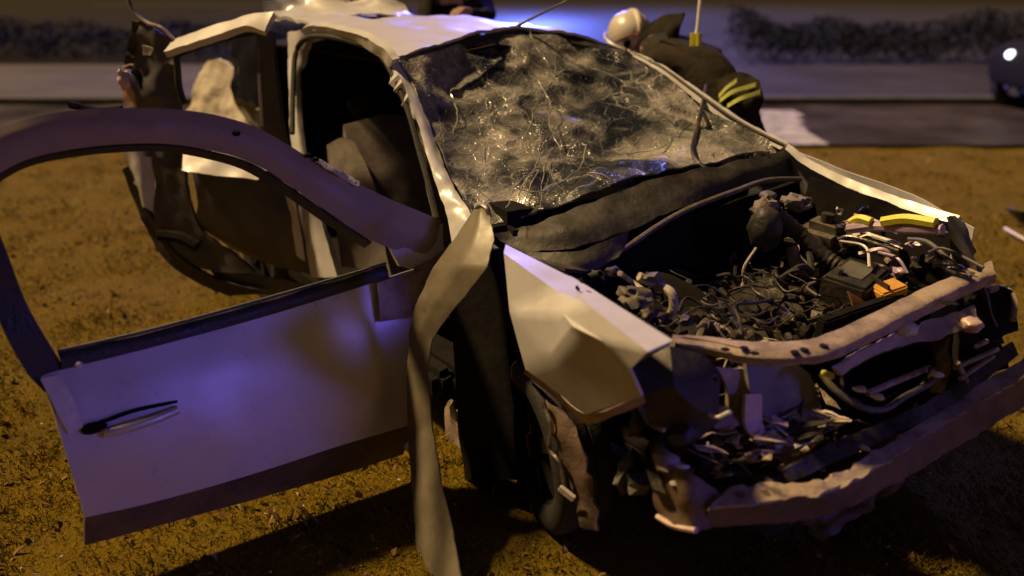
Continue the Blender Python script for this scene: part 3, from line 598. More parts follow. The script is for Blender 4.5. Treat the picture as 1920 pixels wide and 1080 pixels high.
# engine bay ----------------------------------------------------------
eng = box('engine_block', (1.40, .08, .52), (.44, .62, .26), 'darkmetal', car, (.05, .08, .1), .03, .03)
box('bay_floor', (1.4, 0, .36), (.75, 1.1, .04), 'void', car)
box('valve_cover', (1.40, .05, .665), (.20, .46, .06), 'plastic', eng, (.05, .08, .12), .02, .012)
blob('strut_top', (1.25, 0.244, 0.931), (.045, .05, .05), 'fabric', car, .35)
blob('reservoir_cap', (1.22, 0.282, 0.974), (.03, .03, .016), 'greycable', car, .1)
blob('strut_top', (1.28, 0.359, 0.949), (.05, .045, .03), 'fabric', car, .5)
blob('reservoir', (1.28, 0.212, 0.876), (.06, .06, .08), 'plastic', car, .15)
tube('intake_hose', [(1.28, 0.259, 0.926),(1.34, 0.323, 0.853),(1.42, 0.359, 0.79),(1.5, 0.39, 0.749)], 0.030, 'plastic', car, 10, 30, corr=.12)
tube('coolant_hose', [(1.34, 0.288, 0.811),(1.38, 0.275, 0.757),(1.42, 0.328, 0.729)], 0.022, 'fabric', car, 8, 20)
tube('wire', [(1.3, 0.15, 0.825),(1.3, 0.099, 0.768),(1.3, 0.101, 0.71),(1.3, 0.083, 0.685),(1.3, 0.122, 0.671)], 0.006, 'cable', car, 6, 30)
tube('hose', [(1.372, -0.45, 0.861),(1.398, -0.4, 0.83),(1.457, -0.4, 0.826),(1.472, -0.4, 0.786),(1.459, -0.4, 0.756)], 0.014, 'cable', car, 8, 24)
tube('hose', [(1.343, -0.5, 0.872),(1.281, -0.4, 0.81),(1.333, -0.4, 0.799)], 0.009, 'cable', car, 6, 12)
blob('fuse_cover', (1.39, -0.48, 0.811), (.05, .045, .03), 'greycable', car, .5)
for q in ((1.401, -0.42, 0.86), (1.486, -0.45, 0.768), (1.541, -0.42, 0.771), (1.471, -0.5, 0.782), (1.265, -0.52, 0.849), (1.314, -0.5, 0.868)):
    blob('bracket', q, (.026, .02, .016), random.choice(['greycable', 'darkmetal', 'plastic']), car, .7, 9, 2, random.random() * 3)
tube('yellow_rail', [(1.454, 0.42, 0.884),(1.536, 0.45, 0.909),(1.649, 0.45, 0.929),(1.769, 0.45, 0.953)], 0.017, 'lilac', car, 8, 24)
tube('yellow_strip', [(1.446, 0.44, 0.897),(1.483, 0.44, 0.925),(1.528, 0.44, 0.924)], 0.016, 'yellow', car, 6, 10)
tube('yellow_strip', [(1.569, 0.44, 0.933),(1.65, 0.44, 0.962),(1.749, 0.44, 0.971)], 0.018, 'yellow', car, 6, 10)
amb = box('amber_lens', (1.68, 0.348, 0.744), (.07, .10, .04), 'orange', car, (.2, .1, -.25), .006)
box('lens_rib', (1.66, 0.332, 0.754), (.085, .008, .05), 'plastic', amb, (.2, .1, -.25), .002)
sheet('amber_flap', [[(1.66, 0.162, 0.776),(1.66, 0.319, 0.689)], [(1.68, 0.174, 0.718),(1.68, 0.321, 0.677)]], 'orange', car, 6, 5, .004, 0.004, 10)
random.seed(5)
bayp = []
def bay_pt():
    return Vector((random.uniform(1.22, 1.66), random.uniform(-.42, .50), random.uniform(.60, .76)))
for k in range(120):     # loose wires and small pipes lying over the engine
    p = bay_pt(); a = random.uniform(0, 6.28); ln = random.uniform(.12, .34); pts = [p]
    for s_ in range(6):
        a += random.uniform(-1.3, 1.3); p = p + Vector((math.cos(a) * ln / 5, math.sin(a) * ln / 5, random.uniform(-.04, .04))); p.x = min(1.70, max(1.18, p.x)); p.y = min(.52, max(-.46, p.y)); p.z = min(.80, max(.55, p.z)); pts.append(p)
    tube('wire', pts, random.choice([.0025, .003, .004, .005, .007, .012]), random.choice(['plastic', 'rubber', 'plastic', 'darkmetal', 'greycable', 'darkmetal', 'rubber', 'greycable', 'cable', 'plastic']), car, 6, 18)
for k in range(130):     # brackets, connectors and broken castings
    p = bay_pt(); p.z = random.uniform(.60, .70)
    if k % 2: blob('casting', p, (random.uniform(.02, .06), random.uniform(.02, .06), random.uniform(.015, .04)), random.choice(['darkmetal', 'plastic', 'darkmetal', 'plastic', 'darkmetal', 'metal']), car, .9, 9, 2, random.random() * 3)
    else: box('connector', p, (random.uniform(.02, .07), random.uniform(.02, .05), random.uniform(.015, .04)), random.choice(['plastic', 'darkmetal', 'greyplastic', 'plastic', 'rubber']), car, (random.uniform(-.6, .6), random.uniform(-.6, .6), random.random() * 3), .004)
for k in range(36):     # bright broken bits by the far wing
    p = Vector((random.uniform(1.30, 1.74), random.uniform(.38, .63), random.uniform(.74, .92)))
    mt = random.choice(['metal', 'lilac', 'primer', 'darkmetal', 'plastic', 'greyplastic', 'white'])
    if k % 3 == 0: tube('pipe', [p, p + Vector((random.uniform(.03, .09), random.uniform(-.03, .03), random.uniform(-.03, .03))), p + Vector((random.uniform(.1, .2), random.uniform(-.05, .05), random.uniform(-.05, .02)))], random.choice([.005, .008, .012]), mt, car, 6, 12)
    else: blob('broken_fitting', p, (random.uniform(.008, .03), random.uniform(.008, .026), random.uniform(.006, .016)), mt, car, .6, 9, 2, random.random() * 3)

bat = box('battery', (1.56, .34, .70), (.15, .22, .16), 'plastic', car, (.08, .1, .25), .01)
for yy in (-.07, .07): tube('terminal', [(1.56 + yy * .2, .34 + yy, .78), (1.565 + yy * .2, .34 + yy, .80)], .012, 'metal', bat, 8, 6)
box('battery_label', (1.56, .34, .7825), (.09, .12, .004), 'greyplastic', bat, (.08, .1, .25), .001)
pu = link('pulley', lathe_me('pulley', [(0, -.01), (.05, -.01), (.062, -.02), (.062, -.012), (.05, 0), (.062, .012), (.062, .02), (0, .02)], 24), 'metal', eng); place(pu, Matrix.Translation((1.56, -.30, .60)) @ Matrix.Rotation(.3, 4, 'Z'))
tk = box('coolant_tank', (1.30, .52, .80), (.16, .12, .12), 'greycable', car, (.1, .1, .2), .03, .008)
tube('tank_cap', [(1.30, .52, .86), (1.302, .521, .89)], .024, 'plastic', tk, 12, 5)
# nose: radiator support, radiator (added to block light), lamp bucket, bumper beam -----------------------------------
sup = sheet('radiator_support', [[(1.65, -0.577, 0.8), (1.686, -0.496, 0.79), (1.768, -0.399, 0.78), (1.835, -0.288, 0.78), (1.846, -0.167, 0.78), (1.816, 0.2, 0.79), (1.793, 0.552, 0.8), (1.792, 0.746, 0.8)],
      [(1.684, -0.593, 0.79), (1.729, -0.53, 0.78), (1.819, -0.457, 0.77), (1.889, -0.354, 0.77), (1.909, -0.227, 0.77), (1.882, 0.126, 0.78), (1.857, 0.462, 0.79), (1.85, 0.669, 0.79)],
      [(1.666, -0.552, 0.75), (1.715, -0.491, 0.74), (1.799, -0.425, 0.73), (1.87, -0.322, 0.73), (1.897, -0.185, 0.73), (1.876, 0.162, 0.74), (1.855, 0.497, 0.75), (1.847, 0.7, 0.75)]], 'primer', car, 60, 10, 0.03, 0.006, 9, edge=0.003, fine=0.003)
for q in ((1.772, -0.507, 0.785), (1.792, -0.459, 0.785), (1.878, -0.362, 0.78), (1.881, -0.328, 0.78), (1.831, -0.462, 0.785), (1.917, 0.315, 0.78), (1.894, -0.265, 0.78)):
    blob('bolt_hole', q, (.012, .012, .0035), 'void', sup, .3, 9, 2)
blob('bolt_hole', (1.894, 0.321, 0.775), (.022, .02, .006), 'void', sup, .3, 9, 2)
sheet('lamp_panel', [[(1.896, -0.205, 0.7), (1.871, 0.006, 0.71), (1.867, 0.22, 0.72), (1.887, 0.382, 0.73), (1.891, 0.493, 0.73)], [(1.898, -0.18, 0.67), (1.88, 0.026, 0.68), (1.9, 0.205, 0.68), (1.929, 0.336, 0.69), (1.926, 0.456, 0.7)]], 'primer', car, 30, 6, 0.012, 0.008, 9, edge=0.004)
blob('mount_block', (1.87, 0.152, 0.725), (.035, .03, .022), 'white', car, .25, 9, 3, .5)
blob('mount_block', (1.932, 0.402, 0.7), (.034, .03, .024), 'pink', car, .25, 9, 3, .5)
buck = sheet('lamp_bucket', [[(1.896, -0.164, 0.665), (1.866, 0.025, 0.665), (1.886, 0.246, 0.665)], [(1.884, -0.123, 0.6), (1.72, 0.315, 0.453), (1.74, 0.549, 0.477)], [(1.903, -0.079, 0.55), (1.912, 0.034, 0.55), (1.902, 0.271, 0.55)]], 'tint', car, 14, 12, 0.01, 0.006, 8)
tube('lamp_rim', [(1.82, -0.152, 0.64),(1.872, -0.142, 0.6),(1.929, -0.093, 0.56),(1.954, -0.028, 0.55),(1.941, 0.094, 0.55),(1.939, 0.224, 0.56),(1.929, 0.222, 0.6)], 0.010, 'greycable', car, 7, 40)
tube('trim_bar', [(1.901, -0.045, 0.58),(1.901, 0.095, 0.58),(1.903, 0.261, 0.58)], 0.010, 'primer', car, 7, 14)
box('yellow_clip', (1.885, -0.218, 0.68), (.035, .02, .012), 'yellow', car, (.2, .2, .6), .003)
for q in ((1.92, -0.113, 0.62), (1.953, -0.076, 0.6), (1.963, 0.194, 0.6)): blob('bulb_holder', q, (.02, .012, .009), 'white', car, .4, 9, 2, .5)
for (a_, b_) in (((1.969, 0.281, 0.6), (1.968, 0.522, 0.6)), ((1.987, 0.288, 0.57), (1.966, 0.506, 0.58)), ((1.964, 0.392, 0.64), (1.961, 0.459, 0.64)), ((1.975, 0.279, 0.62), (1.987, 0.329, 0.55))):
    tube('grille_bar', [a_, b_], .008, 'primer', car, 6, 8)
sheet('far_lamp_cavity', [[(1.868, 0.459, 0.68), (1.812, 0.704, 0.72), (1.844, 0.802, 0.7)], [(1.923, 0.404, 0.55), (1.902, 0.62, 0.58), (1.876, 0.827, 0.56)]], 'void', car, 12, 10, .02, .02, 8)
tube('far_lamp_rim', [(1.828, 0.682, 0.72),(1.82, 0.814, 0.7),(1.878, 0.767, 0.68),(1.915, 0.704, 0.64)], .010, 'primer', car, 6, 20)
sheet('far_nose_panel', [[(1.74, 0.509, 0.565), (1.74, 0.632, 0.575), (1.76, 0.774, 0.593)], [(1.76, 0.545, 0.43), (1.77, 0.706, 0.432), (1.78, 0.96, 0.454)], [(1.78, 0.493, 0.333), (1.79, 0.704, 0.328), (1.8, 0.997, 0.346)]], 'void', car, 12, 12, .01, .02, 9)
sheet('bent_stay', [[(1.8, 0.435, 0.589),(1.8, 0.529, 0.581)], [(1.81, 0.468, 0.49),(1.81, 0.57, 0.463)], [(1.82, 0.443, 0.414),(1.82, 0.539, 0.381)]], 'darkbeam', car, 6, 10, .01, .014, 12)
# near lamp bucket: black faceted plastic
facets('airbox', [(1.664, -0.74, 0.749), (1.721, -0.66, 0.819), (1.74, -0.55, 0.765), (1.764, -0.52, 0.717), (1.813, -0.56, 0.609), (1.791, -0.62, 0.555), (1.722, -0.7, 0.604), (1.708, -0.74, 0.694), (1.802, -0.72, 0.756), (1.818, -0.66, 0.687)],
      [(0, 1, 8, 7), (1, 2, 3, 8), (3, 4, 9, 8), (4, 5, 9), (5, 6, 9), (6, 7, 8, 9)], 'plastic', car, 0.01, 0.012)
tube('airbox_trim', [(1.7, -0.74, 0.672),(1.743, -0.74, 0.633),(1.801, -0.74, 0.635)], .007, 'metal', car, 6, 14)
tube('airbox_trim', [(1.81, -0.6, 0.643),(1.846, -0.6, 0.648),(1.884, -0.6, 0.68)], .005, 'white', car, 6, 10)
sheet('support_upright', [[(1.74, -0.495, 0.716),(1.74, -0.376, 0.685)], [(1.75, -0.455, 0.63),(1.75, -0.365, 0.597)], [(1.76, -0.465, 0.54),(1.76, -0.376, 0.513)]], 'primer', car, 8, 12, .012, .012, 9)
rad_ = sheet('radiator_shroud', [[(1.76, -0.404, 0.719),(1.76, -0.316, 0.706),(1.76, -0.196, 0.659),(1.76, -0.116, 0.607)], [(1.79, -0.409, 0.634),(1.79, -0.316, 0.616),(1.79, -0.169, 0.557),(1.79, -0.07, 0.476)], [(1.81, -0.405, 0.544),(1.81, -0.325, 0.519),(1.81, -0.175, 0.447),(1.81, -0.045, 0.342)], [(1.82, -0.395, 0.463),(1.82, -0.311, 0.418),(1.82, -0.198, 0.366),(1.82, -0.075, 0.293)]], 'shroud', car, 26, 22, .012, .008, 7)
sheet('pale_duct', [[(1.8, -0.443, 0.648),(1.8, -0.378, 0.632)], [(1.82, -0.451, 0.563),(1.82, -0.38, 0.541)], [(1.83, -0.4, 0.494),(1.83, -0.341, 0.467)]], 'pink', car, 6, 10, .01, .006, 9)
tube('pink_canister', [(1.85, -0.222, 0.451),(1.85, -0.138, 0.483)], .020, 'pink', car, 12, 6)
blob('rubber_buffer', (1.84, -0.131, 0.385), (.035, .04, .05), 'plastic', car, .3)
beam = sheet('bumper_beam', [[(1.91, -0.674, 0.45),(1.972, -0.569, 0.46),(2.047, -0.396, 0.465),(2.055, -0.185, 0.475),(2.033, 0.157, 0.485),(2.018, 0.464, 0.495),(2.017, 0.844, 0.505)],
      [(1.894, -0.663, 0.41),(1.959, -0.546, 0.4),(2.04, -0.352, 0.4),(2.05, -0.138, 0.41),(2.035, 0.222, 0.42),(2.023, 0.542, 0.43),(2.012, 0.937, 0.44)],
      [(1.888, -0.646, 0.36),(1.956, -0.538, 0.365),(2.035, -0.339, 0.365),(2.053, -0.121, 0.375),(2.042, 0.251, 0.385),(2.035, 0.564, 0.395),(2.023, 0.948, 0.405)]], 'darkbeam', car, 60, 8, 0.03, 0.007, 6, edge=0.006, lin=True)  # face painted dark as the shaded side of the beam
sheet('beam_ledge', [[(1.907, -0.593, 0.475),(1.953, -0.51, 0.48),(2.027, -0.384, 0.485),(2.026, -0.171, 0.495),(1.998, 0.177, 0.505),(1.98, 0.467, 0.515),(1.969, 0.848, 0.525)],
      [(1.917, -0.686, 0.452),(1.98, -0.579, 0.462),(2.056, -0.405, 0.467),(2.062, -0.191, 0.477),(2.042, 0.146, 0.487),(2.028, 0.452, 0.497),(2.026, 0.835, 0.507)]], 'primer', beam, 70, 6, 0.008, 0.008, 11, edge=0.012, fine=.004)  # paler colour stands for the lit top of the beam
box('radiator_light_block', (1.70, .26, .56), (.035, .58, .36), 'void', car, (0, .06, 0), .006, .006)  # added to keep light from spilling through the nose onto the turf
sheet('lower_rail', [[(1.954, -0.453, 0.5),(1.958, -0.266, 0.52),(1.978, -0.06, 0.53),(1.979, 0.197, 0.54),(1.93, 0.702, 0.57)], [(1.974, -0.451, 0.47),(1.996, -0.277, 0.49),(2.006, -0.057, 0.5),(2.01, 0.196, 0.51),(1.963, 0.681, 0.54)]], 'darkmetal', car, 30, 5, .02, .01, 8, edge=.004)
sheet('crash_bracket', [[(1.745, -0.7, 0.496),(1.822, -0.72, 0.526),(1.872, -0.7, 0.529),(1.904, -0.62, 0.455)], [(1.743, -0.7, 0.414),(1.839, -0.73, 0.452),(1.889, -0.71, 0.457),(1.9, -0.63, 0.409)], [(1.774, -0.7, 0.34),(1.851, -0.72, 0.371),(1.896, -0.7, 0.378),(1.896, -0.63, 0.358)]], 'darkbeam', car, 24, 14, .012, .014, 10, edge=.006)
tube('bracket_edge', [(1.777, -0.72, 0.361),(1.836, -0.72, 0.367),(1.914, -0.72, 0.397)], .008, 'pink', car, 6, 14)
random.seed(11)
for k in range(120):     # mangled plastic and metal lying in the nose
    p = Vector((random.uniform(1.72, 1.93), random.uniform(-.60, -.10), random.uniform(.45, .56)))
    mt = random.choice(['primer', 'primer', 'darkmetal', 'foam', 'pink', 'plastic', 'cable', 'greyplastic', 'primer'])
    a = random.uniform(0, 3.14); d = Vector((math.cos(a), math.sin(a), random.uniform(-.3, .3)))
    e = Vector((-d.y, d.x, random.uniform(-.4, .4))); ln = random.uniform(.015, .075); wd = random.uniform(.004, .02)
    sheet('shard', [[p - d * ln - e * wd, p - e * wd * .6, p + d * ln - e * wd * .3], [p - d * ln * .8 + e * wd, p + e * wd, p + d * ln + e * wd * .4]], mt, car, 4, 3, .003, .012, 14, lin=True, smooth=False)
for k in range(30):
    p = Vector((random.uniform(1.55, 1.80), random.uniform(-.70, -.40), random.uniform(.38, .62)))
    mt = random.choice(['darkmetal', 'plastic', 'plastic', 'darkmetal', 'primer', 'greyplastic'])
    blob('crushed_fitting', p, (random.uniform(.02, .07), random.uniform(.02, .05), random.uniform(.02, .06)), mt, car, .6, 9, 2, random.random() * 3)
for q in ((1.773, -0.7, 0.47), (1.835, -0.7, 0.533), (1.836, -0.72, 0.494), (1.86, -0.359, 0.495), (2.004, -0.188, 0.5), (1.971, -0.211, 0.5)): blob('pale_chip', q, (.018, .01, .007), 'white', car, .4, 9, 2, random.random() * 3)
sheet('undertray', [[(1.972, -0.383, 0.33),(1.991, -0.181, 0.34),(2.001, 0.0, 0.35)], [(1.991, -0.304, 0.25),(1.997, -0.126, 0.27),(1.993, 0.081, 0.29)]], 'darkmetal', car, 16, 8, .01, .02, 9, edge=.012)
box('crossmember', (1.62, 0, .27), (.16, 1.2, .1), 'void', car, bev=.02)
# body under the cabin, tail, far side (seen from other places)
box('floor_pan', (-.35, 0, .27), (2.9, 1.36, .12), 'void', car, bev=.03)
box('sill', (.0, -.70, .27), (1.3, .10, .13), 'void', car, bev=.03, dent=.015)  # near sill coloured black, its shade painted in
box('sill', (-.1, .74, .27), (1.7, .10, .13), 'shadedpaint', car, bev=.03)
sheet('far_side', [[(-1.45,.76,.95), (-.8,.775,.96), (.1,.78,.97), (.92,.75,1.0)], [(-1.45,.80,.65), (-.8,.82,.65), (.1,.82,.65), (.95,.79,.66)], [(-1.45,.78,.33), (-.8,.78,.33), (.1,.78,.33), (.95,.77,.33)]], 'paint', car, 24, 12, .03, .008, 4)
sheet('blacked_far_window', [[(-1.3,.60,1.36), (-.6,.59,1.39), (.1,.585,1.37)], [(-1.42,.74,.97), (-.5,.755,.98), (.78,.72,1.0)]], 'tint', car, 14, 8, .006)  # dark pane added so the cabin reads black through the door opening
sheet('boot_lid', [[(-1.55,-.55,1.0), (-1.55,0,1.03), (-1.55,.55,1.0)], [(-2.0,-.56,.97), (-2.0,0,.99), (-2.0,.56,.97)], [(-2.12,-.55,.7), (-2.14,0,.7), (-2.12,.55,.7)], [(-2.15,-.6,.4), (-2.18,0,.4), (-2.15,.6,.4)]], 'paint', car, 18, 18, .008, .02, 4)
sheet('far_rear_wing', [[(-1.3,.74,.98), (-1.7,.70,1.0), (-2.1,.62,.95)], [(-1.35,.80,.68), (-1.7,.79,.7), (-2.15,.68,.65)], [(-1.4,.78,.35), (-1.7,.78,.62), (-2.15,.7,.38)]], 'paint', car, 16, 12, .01, .012, 4)
for yy in (-.64, .66): wheel('rear_wheel', car, Matrix.Translation((-1.32, yy, .29)) @ (Matrix.Rotation(math.pi, 4, 'Z') if yy > 0 else Matrix.Identity(4)), .29, .19, 6, rim='void')
wheel('front_wheel', car, Matrix.Translation((1.25, .64, .29)) @ Matrix.Rotation(math.pi - .2, 4, 'Z'), .29, .19, 6, rim='void')
# near rear quarter: crumpled cream skin standing up behind the rear door
sheet('rear_quarter', [[(-2.354, -0.67, 1.093),(-2.295, -0.612, 1.195),(-2.203, -0.558, 1.218),(-2.032, -0.523, 1.175)], [(-2.328, -0.708, 0.972),(-2.18, -0.643, 1.031),(-2.074, -0.569, 1.052),(-1.925, -0.558, 1.022)], [(-2.323, -0.769, 0.867),(-2.133, -0.663, 0.891),(-1.976, -0.598, 0.928),(-1.789, -0.54, 0.886)], [(-2.23, -0.791, 0.764),(-2.038, -0.689, 0.782),(-1.867, -0.616, 0.8),(-1.693, -0.552, 0.795)]], 'foam', car, 34, 34, .03, .02, 6, edge=.008)
sheet('quarter_lining', [[(-1.976, -0.523, 1.342),(-1.846, -0.501, 1.375),(-1.711, -0.48, 1.392)], [(-1.939, -0.57, 1.185),(-1.802, -0.55, 1.196),(-1.655, -0.518, 1.206)], [(-1.886, -0.591, 1.028),(-1.743, -0.572, 1.028),(-1.599, -0.549, 1.028)], [(-1.814, -0.56, 0.914),(-1.676, -0.553, 0.902),(-1.545, -0.558, 0.892)]], 'tint', car, 12, 20, .01, .02, 5)
# cabin
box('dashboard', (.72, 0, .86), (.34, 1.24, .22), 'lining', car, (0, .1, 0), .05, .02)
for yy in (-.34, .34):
    st = sheet('seat_back', [[(-.52,yy-.19,1.06), (-.50,yy,1.09), (-.52,yy+.19,1.06)], [(-.36,yy-.23,.85), (-.33,yy,.86), (-.36,yy+.23,.85)], [(-.22,yy-.24,.6), (-.18,yy,.6), (-.22,yy+.24,.6)], [(-.12,yy-.22,.42), (-.08,yy,.42), (-.12,yy+.22,.42)]], 'fabric' if yy < 0 else 'lining', car, 16, 20, .11, .008, 7)  # far seat gets the near-black shade colour, near seat its fabric
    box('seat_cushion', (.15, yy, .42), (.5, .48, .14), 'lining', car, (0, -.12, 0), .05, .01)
    blob('headrest', (-.60, yy, 1.13), (.05, .13, .085), 'lining', st, .06, 5, 3)
sheet('side_bolster', [[(-0.514, -0.62, 0.978),(-0.436, -0.58, 1.019),(-0.392, -0.54, 1.007)], [(-0.455, -0.64, 0.851),(-0.315, -0.6, 0.867),(-0.191, -0.54, 0.826)], [(-0.388, -0.66, 0.697),(-0.263, -0.62, 0.694),(-0.118, -0.56, 0.671)], [(-0.298, -0.68, 0.475),(-0.151, -0.64, 0.496),(-0.007, -0.58, 0.489)]], 'fabric', car, 14, 20, .06, .008, 7)
sheet('headliner', [[(.02,-.5,1.36), (.02,0,1.42), (.02,.5,1.35)], [(-1.5,-.5,1.36), (-1.5,0,1.42), (-1.5,.5,1.34)]], 'lining', car, 10, 10, .01, .01, 4)
sheet('rear_bulkhead', [[(-1.5,-.55,1.33), (-1.5,0,1.36), (-1.5,.55,1.32)], [(-1.5,-.55,.4), (-1.45,0,.4), (-1.5,.55,.4)]], 'lining', car, 10, 8, .03, .02, 4)
tube('steering_wheel', [(.42 + .05 * math.cos(t), .34 + .18 * math.cos(t * 1.0) * 0 + .18 * math.sin(t), .92 + .17 * math.cos(t)) for t in [i * 6.2832 / 14 for i in range(15)]], .014, 'plastic', car, 8, 50)

# front door, swung wide ----------------------------------------------
PDW = 'fd'
door = sheet('front_door', [[(0.662, -1.98, 0.67),(0.658, -1.737, 0.686),(0.653, -1.423, 0.708),(0.648, -1.085, 0.729),(0.643, -0.763, 0.753)],
      [(0.708, -1.97, 0.567), (0.716, -1.74, 0.558), (0.714, -1.433, 0.568), (0.709, -1.111, 0.582), (0.7, -0.801, 0.593)],
      [(0.746, -1.96, 0.421), (0.757, -1.746, 0.409), (0.756, -1.453, 0.411), (0.75, -1.139, 0.42), (0.742, -0.844, 0.421)],
      [(0.768, -1.949, 0.263), (0.777, -1.745, 0.249), (0.779, -1.466, 0.243), (0.776, -1.169, 0.246), (0.771, -0.891, 0.239)]], 'doorpaint', car, 60, 50, 0.05, 0.003, 2.6)
sheet('lower_edge', [[(0.766, -1.949, 0.261), (0.776, -1.746, 0.247), (0.777, -1.466, 0.241), (0.774, -1.169, 0.244), (0.77, -0.891, 0.237)],
      [(0.703, -1.958, 0.135), (0.706, -1.75, 0.122), (0.709, -1.477, 0.109), (0.711, -1.191, 0.099), (0.712, -0.922, 0.095)]], 'darkbeam', door, 40, 6, 0.02, 0.003, 4)  # tucked fold painted dark to stand for its shade
sheet('window_frame', [[(0.537, -2.069, 1.213),(0.518, -1.992, 1.296),(0.509, -1.897, 1.336),(0.505, -1.777, 1.351),(0.506, -1.64, 1.348),(0.509, -1.512, 1.335),(0.516, -1.379, 1.305),(0.528, -1.258, 1.253),(0.548, -1.136, 1.166),(0.568, -1.006, 1.078),(0.587, -0.866, 0.994),(0.61, -0.684, 0.897)],
      [(0.554, -2.056, 1.194), (0.538, -1.992, 1.261), (0.53, -1.899, 1.299), (0.527, -1.782, 1.309), (0.529, -1.65, 1.303), (0.532, -1.521, 1.288), (0.539, -1.396, 1.258), (0.551, -1.28, 1.208), (0.57, -1.165, 1.123), (0.592, -1.041, 1.027), (0.614, -0.906, 0.933), (0.636, -0.72, 0.827)],
      [(0.55, -2.044, 1.155),(0.541, -1.993, 1.197),(0.532, -1.904, 1.235),(0.528, -1.79, 1.25),(0.528, -1.659, 1.251),(0.531, -1.533, 1.238),(0.539, -1.413, 1.206),(0.549, -1.3, 1.16),(0.569, -1.191, 1.074),(0.592, -1.076, 0.972),(0.617, -0.946, 0.866),(0.637, -0.78, 0.778)]], 'framepaint', door, 70, 8, 0.035, 0.003, 6)
sheet('rear_frame_post', [[(0.537, -2.073, 1.213),(0.575, -2.065, 1.049),(0.617, -2.052, 0.866),(0.655, -2.016, 0.7),(0.673, -1.979, 0.623)], [(0.549, -2.036, 1.161),(0.574, -2.003, 1.053),(0.617, -1.976, 0.865),(0.655, -1.927, 0.699),(0.67, -1.902, 0.633)]], 'plastic', door, 20, 5, 0.04, 0.003, 6)
sheet('window_frame_lip', [[(0.551, -2.033, 1.151),(0.541, -1.987, 1.195),(0.533, -1.902, 1.232),(0.53, -1.79, 1.245),(0.53, -1.66, 1.245),(0.532, -1.537, 1.233),(0.54, -1.42, 1.201),(0.551, -1.309, 1.154),(0.57, -1.199, 1.069),(0.594, -1.084, 0.967),(0.618, -0.955, 0.861)], [(0.526, -2.024, 1.127), (0.515, -1.983, 1.174), (0.507, -1.9, 1.211), (0.504, -1.79, 1.224), (0.504, -1.663, 1.224), (0.507, -1.543, 1.212), (0.514, -1.429, 1.18), (0.525, -1.321, 1.133), (0.544, -1.212, 1.047), (0.568, -1.098, 0.945), (0.592, -0.969, 0.839)]], 'rubber', door, 50, 4, 0.008)
sheet('belt_moulding', [[(0.644, -1.927, 0.727), (0.642, -1.654, 0.733), (0.637, -1.296, 0.757), (0.629, -0.916, 0.79)], [(0.668, -1.926, 0.708), (0.666, -1.655, 0.713), (0.661, -1.297, 0.735), (0.653, -0.916, 0.769)], [(0.674, -1.926, 0.678), (0.672, -1.657, 0.687), (0.667, -1.298, 0.708), (0.659, -0.916, 0.744)]], 'plastic', door, 24, 7, 0.012, 0.002, 8)
tube('belt_strip', [(0.655, -1.927, 0.727), (0.653, -1.654, 0.734), (0.648, -1.296, 0.758), (0.641, -0.916, 0.789)], .005, 'greyplastic', door, 6, 20)
sheet('mirror_base', [[(0.598, -0.889, 0.949),(0.606, -0.798, 0.914),(0.613, -0.678, 0.882)], [(0.618, -0.896, 0.862),(0.63, -0.795, 0.81),(0.634, -0.689, 0.792)], [(0.639, -0.864, 0.768),(0.647, -0.766, 0.736),(0.647, -0.681, 0.735)]], 'paint', door, 12, 10, .02, .006, 8)
sheet('hinge_flange', [[(0.651, -0.814, 0.761), (0.646, -0.727, 0.782), (0.637, -0.645, 0.824)], [(0.677, -0.802, 0.649), (0.671, -0.751, 0.676), (0.665, -0.695, 0.703)], [(0.709, -0.835, 0.509), (0.707, -0.802, 0.52), (0.7, -0.765, 0.55)]], 'primer', door, 10, 14, .012, .008, 10, edge=.006)
sheet('lit_corner_patch', [[(0.681, -0.968, 0.745), (0.674, -0.785, 0.751)], [(0.715, -0.986, 0.618), (0.713, -0.851, 0.607)]], 'primer', door, 10, 8, .004, .006, 9, edge=.004)  # tan sheet painted where light catches the door's upper corner
sheet('edge_reflection', [[(0.68, -1.984, 0.669), (0.681, -1.934, 0.669)], [(0.715, -1.967, 0.599), (0.717, -1.915, 0.59)], [(0.741, -1.946, 0.515), (0.738, -1.908, 0.524)]], 'white', door, 6, 10, .006)  # white strip painted as the reflection on the door's rear edge
hd = tube('handle', [(0.749, -1.858, 0.494), (0.761, -1.811, 0.498), (0.76, -1.73, 0.502), (0.743, -1.659, 0.505)], .014, 'doorpaint', door, 10, 24)
tube('handle_slot', [(0.73, -1.898, 0.516), (0.733, -1.848, 0.523), (0.731, -1.768, 0.531), (0.726, -1.652, 0.524)], .006, 'void', door, 8, 20)
blob('lock_recess', (0.735, -1.883, 0.511), (.012, .035, .018), 'void', door, .1, 5, 2)
blob('screw_head', (0.677, -1.885, 0.684), (.01, .012, .01), 'white', door, .1, 5, 2)
for q in ((0.541, -1.339, 1.251), (0.562, -1.104, 1.148), (0.559, -1.128, 1.164)): blob('hole', q, (.006, .012, .008), 'void', door, .3, 9, 2)
sheet('torn_yellow_film', [[(0.55, -1.102, 1.155),(0.562, -1.019, 1.106),(0.572, -0.959, 1.062)], [(0.567, -1.111, 1.146), (0.581, -1.037, 1.092), (0.589, -0.969, 1.049)]], 'foam', door, 10, 4, .003, .006, 20, edge=.006)

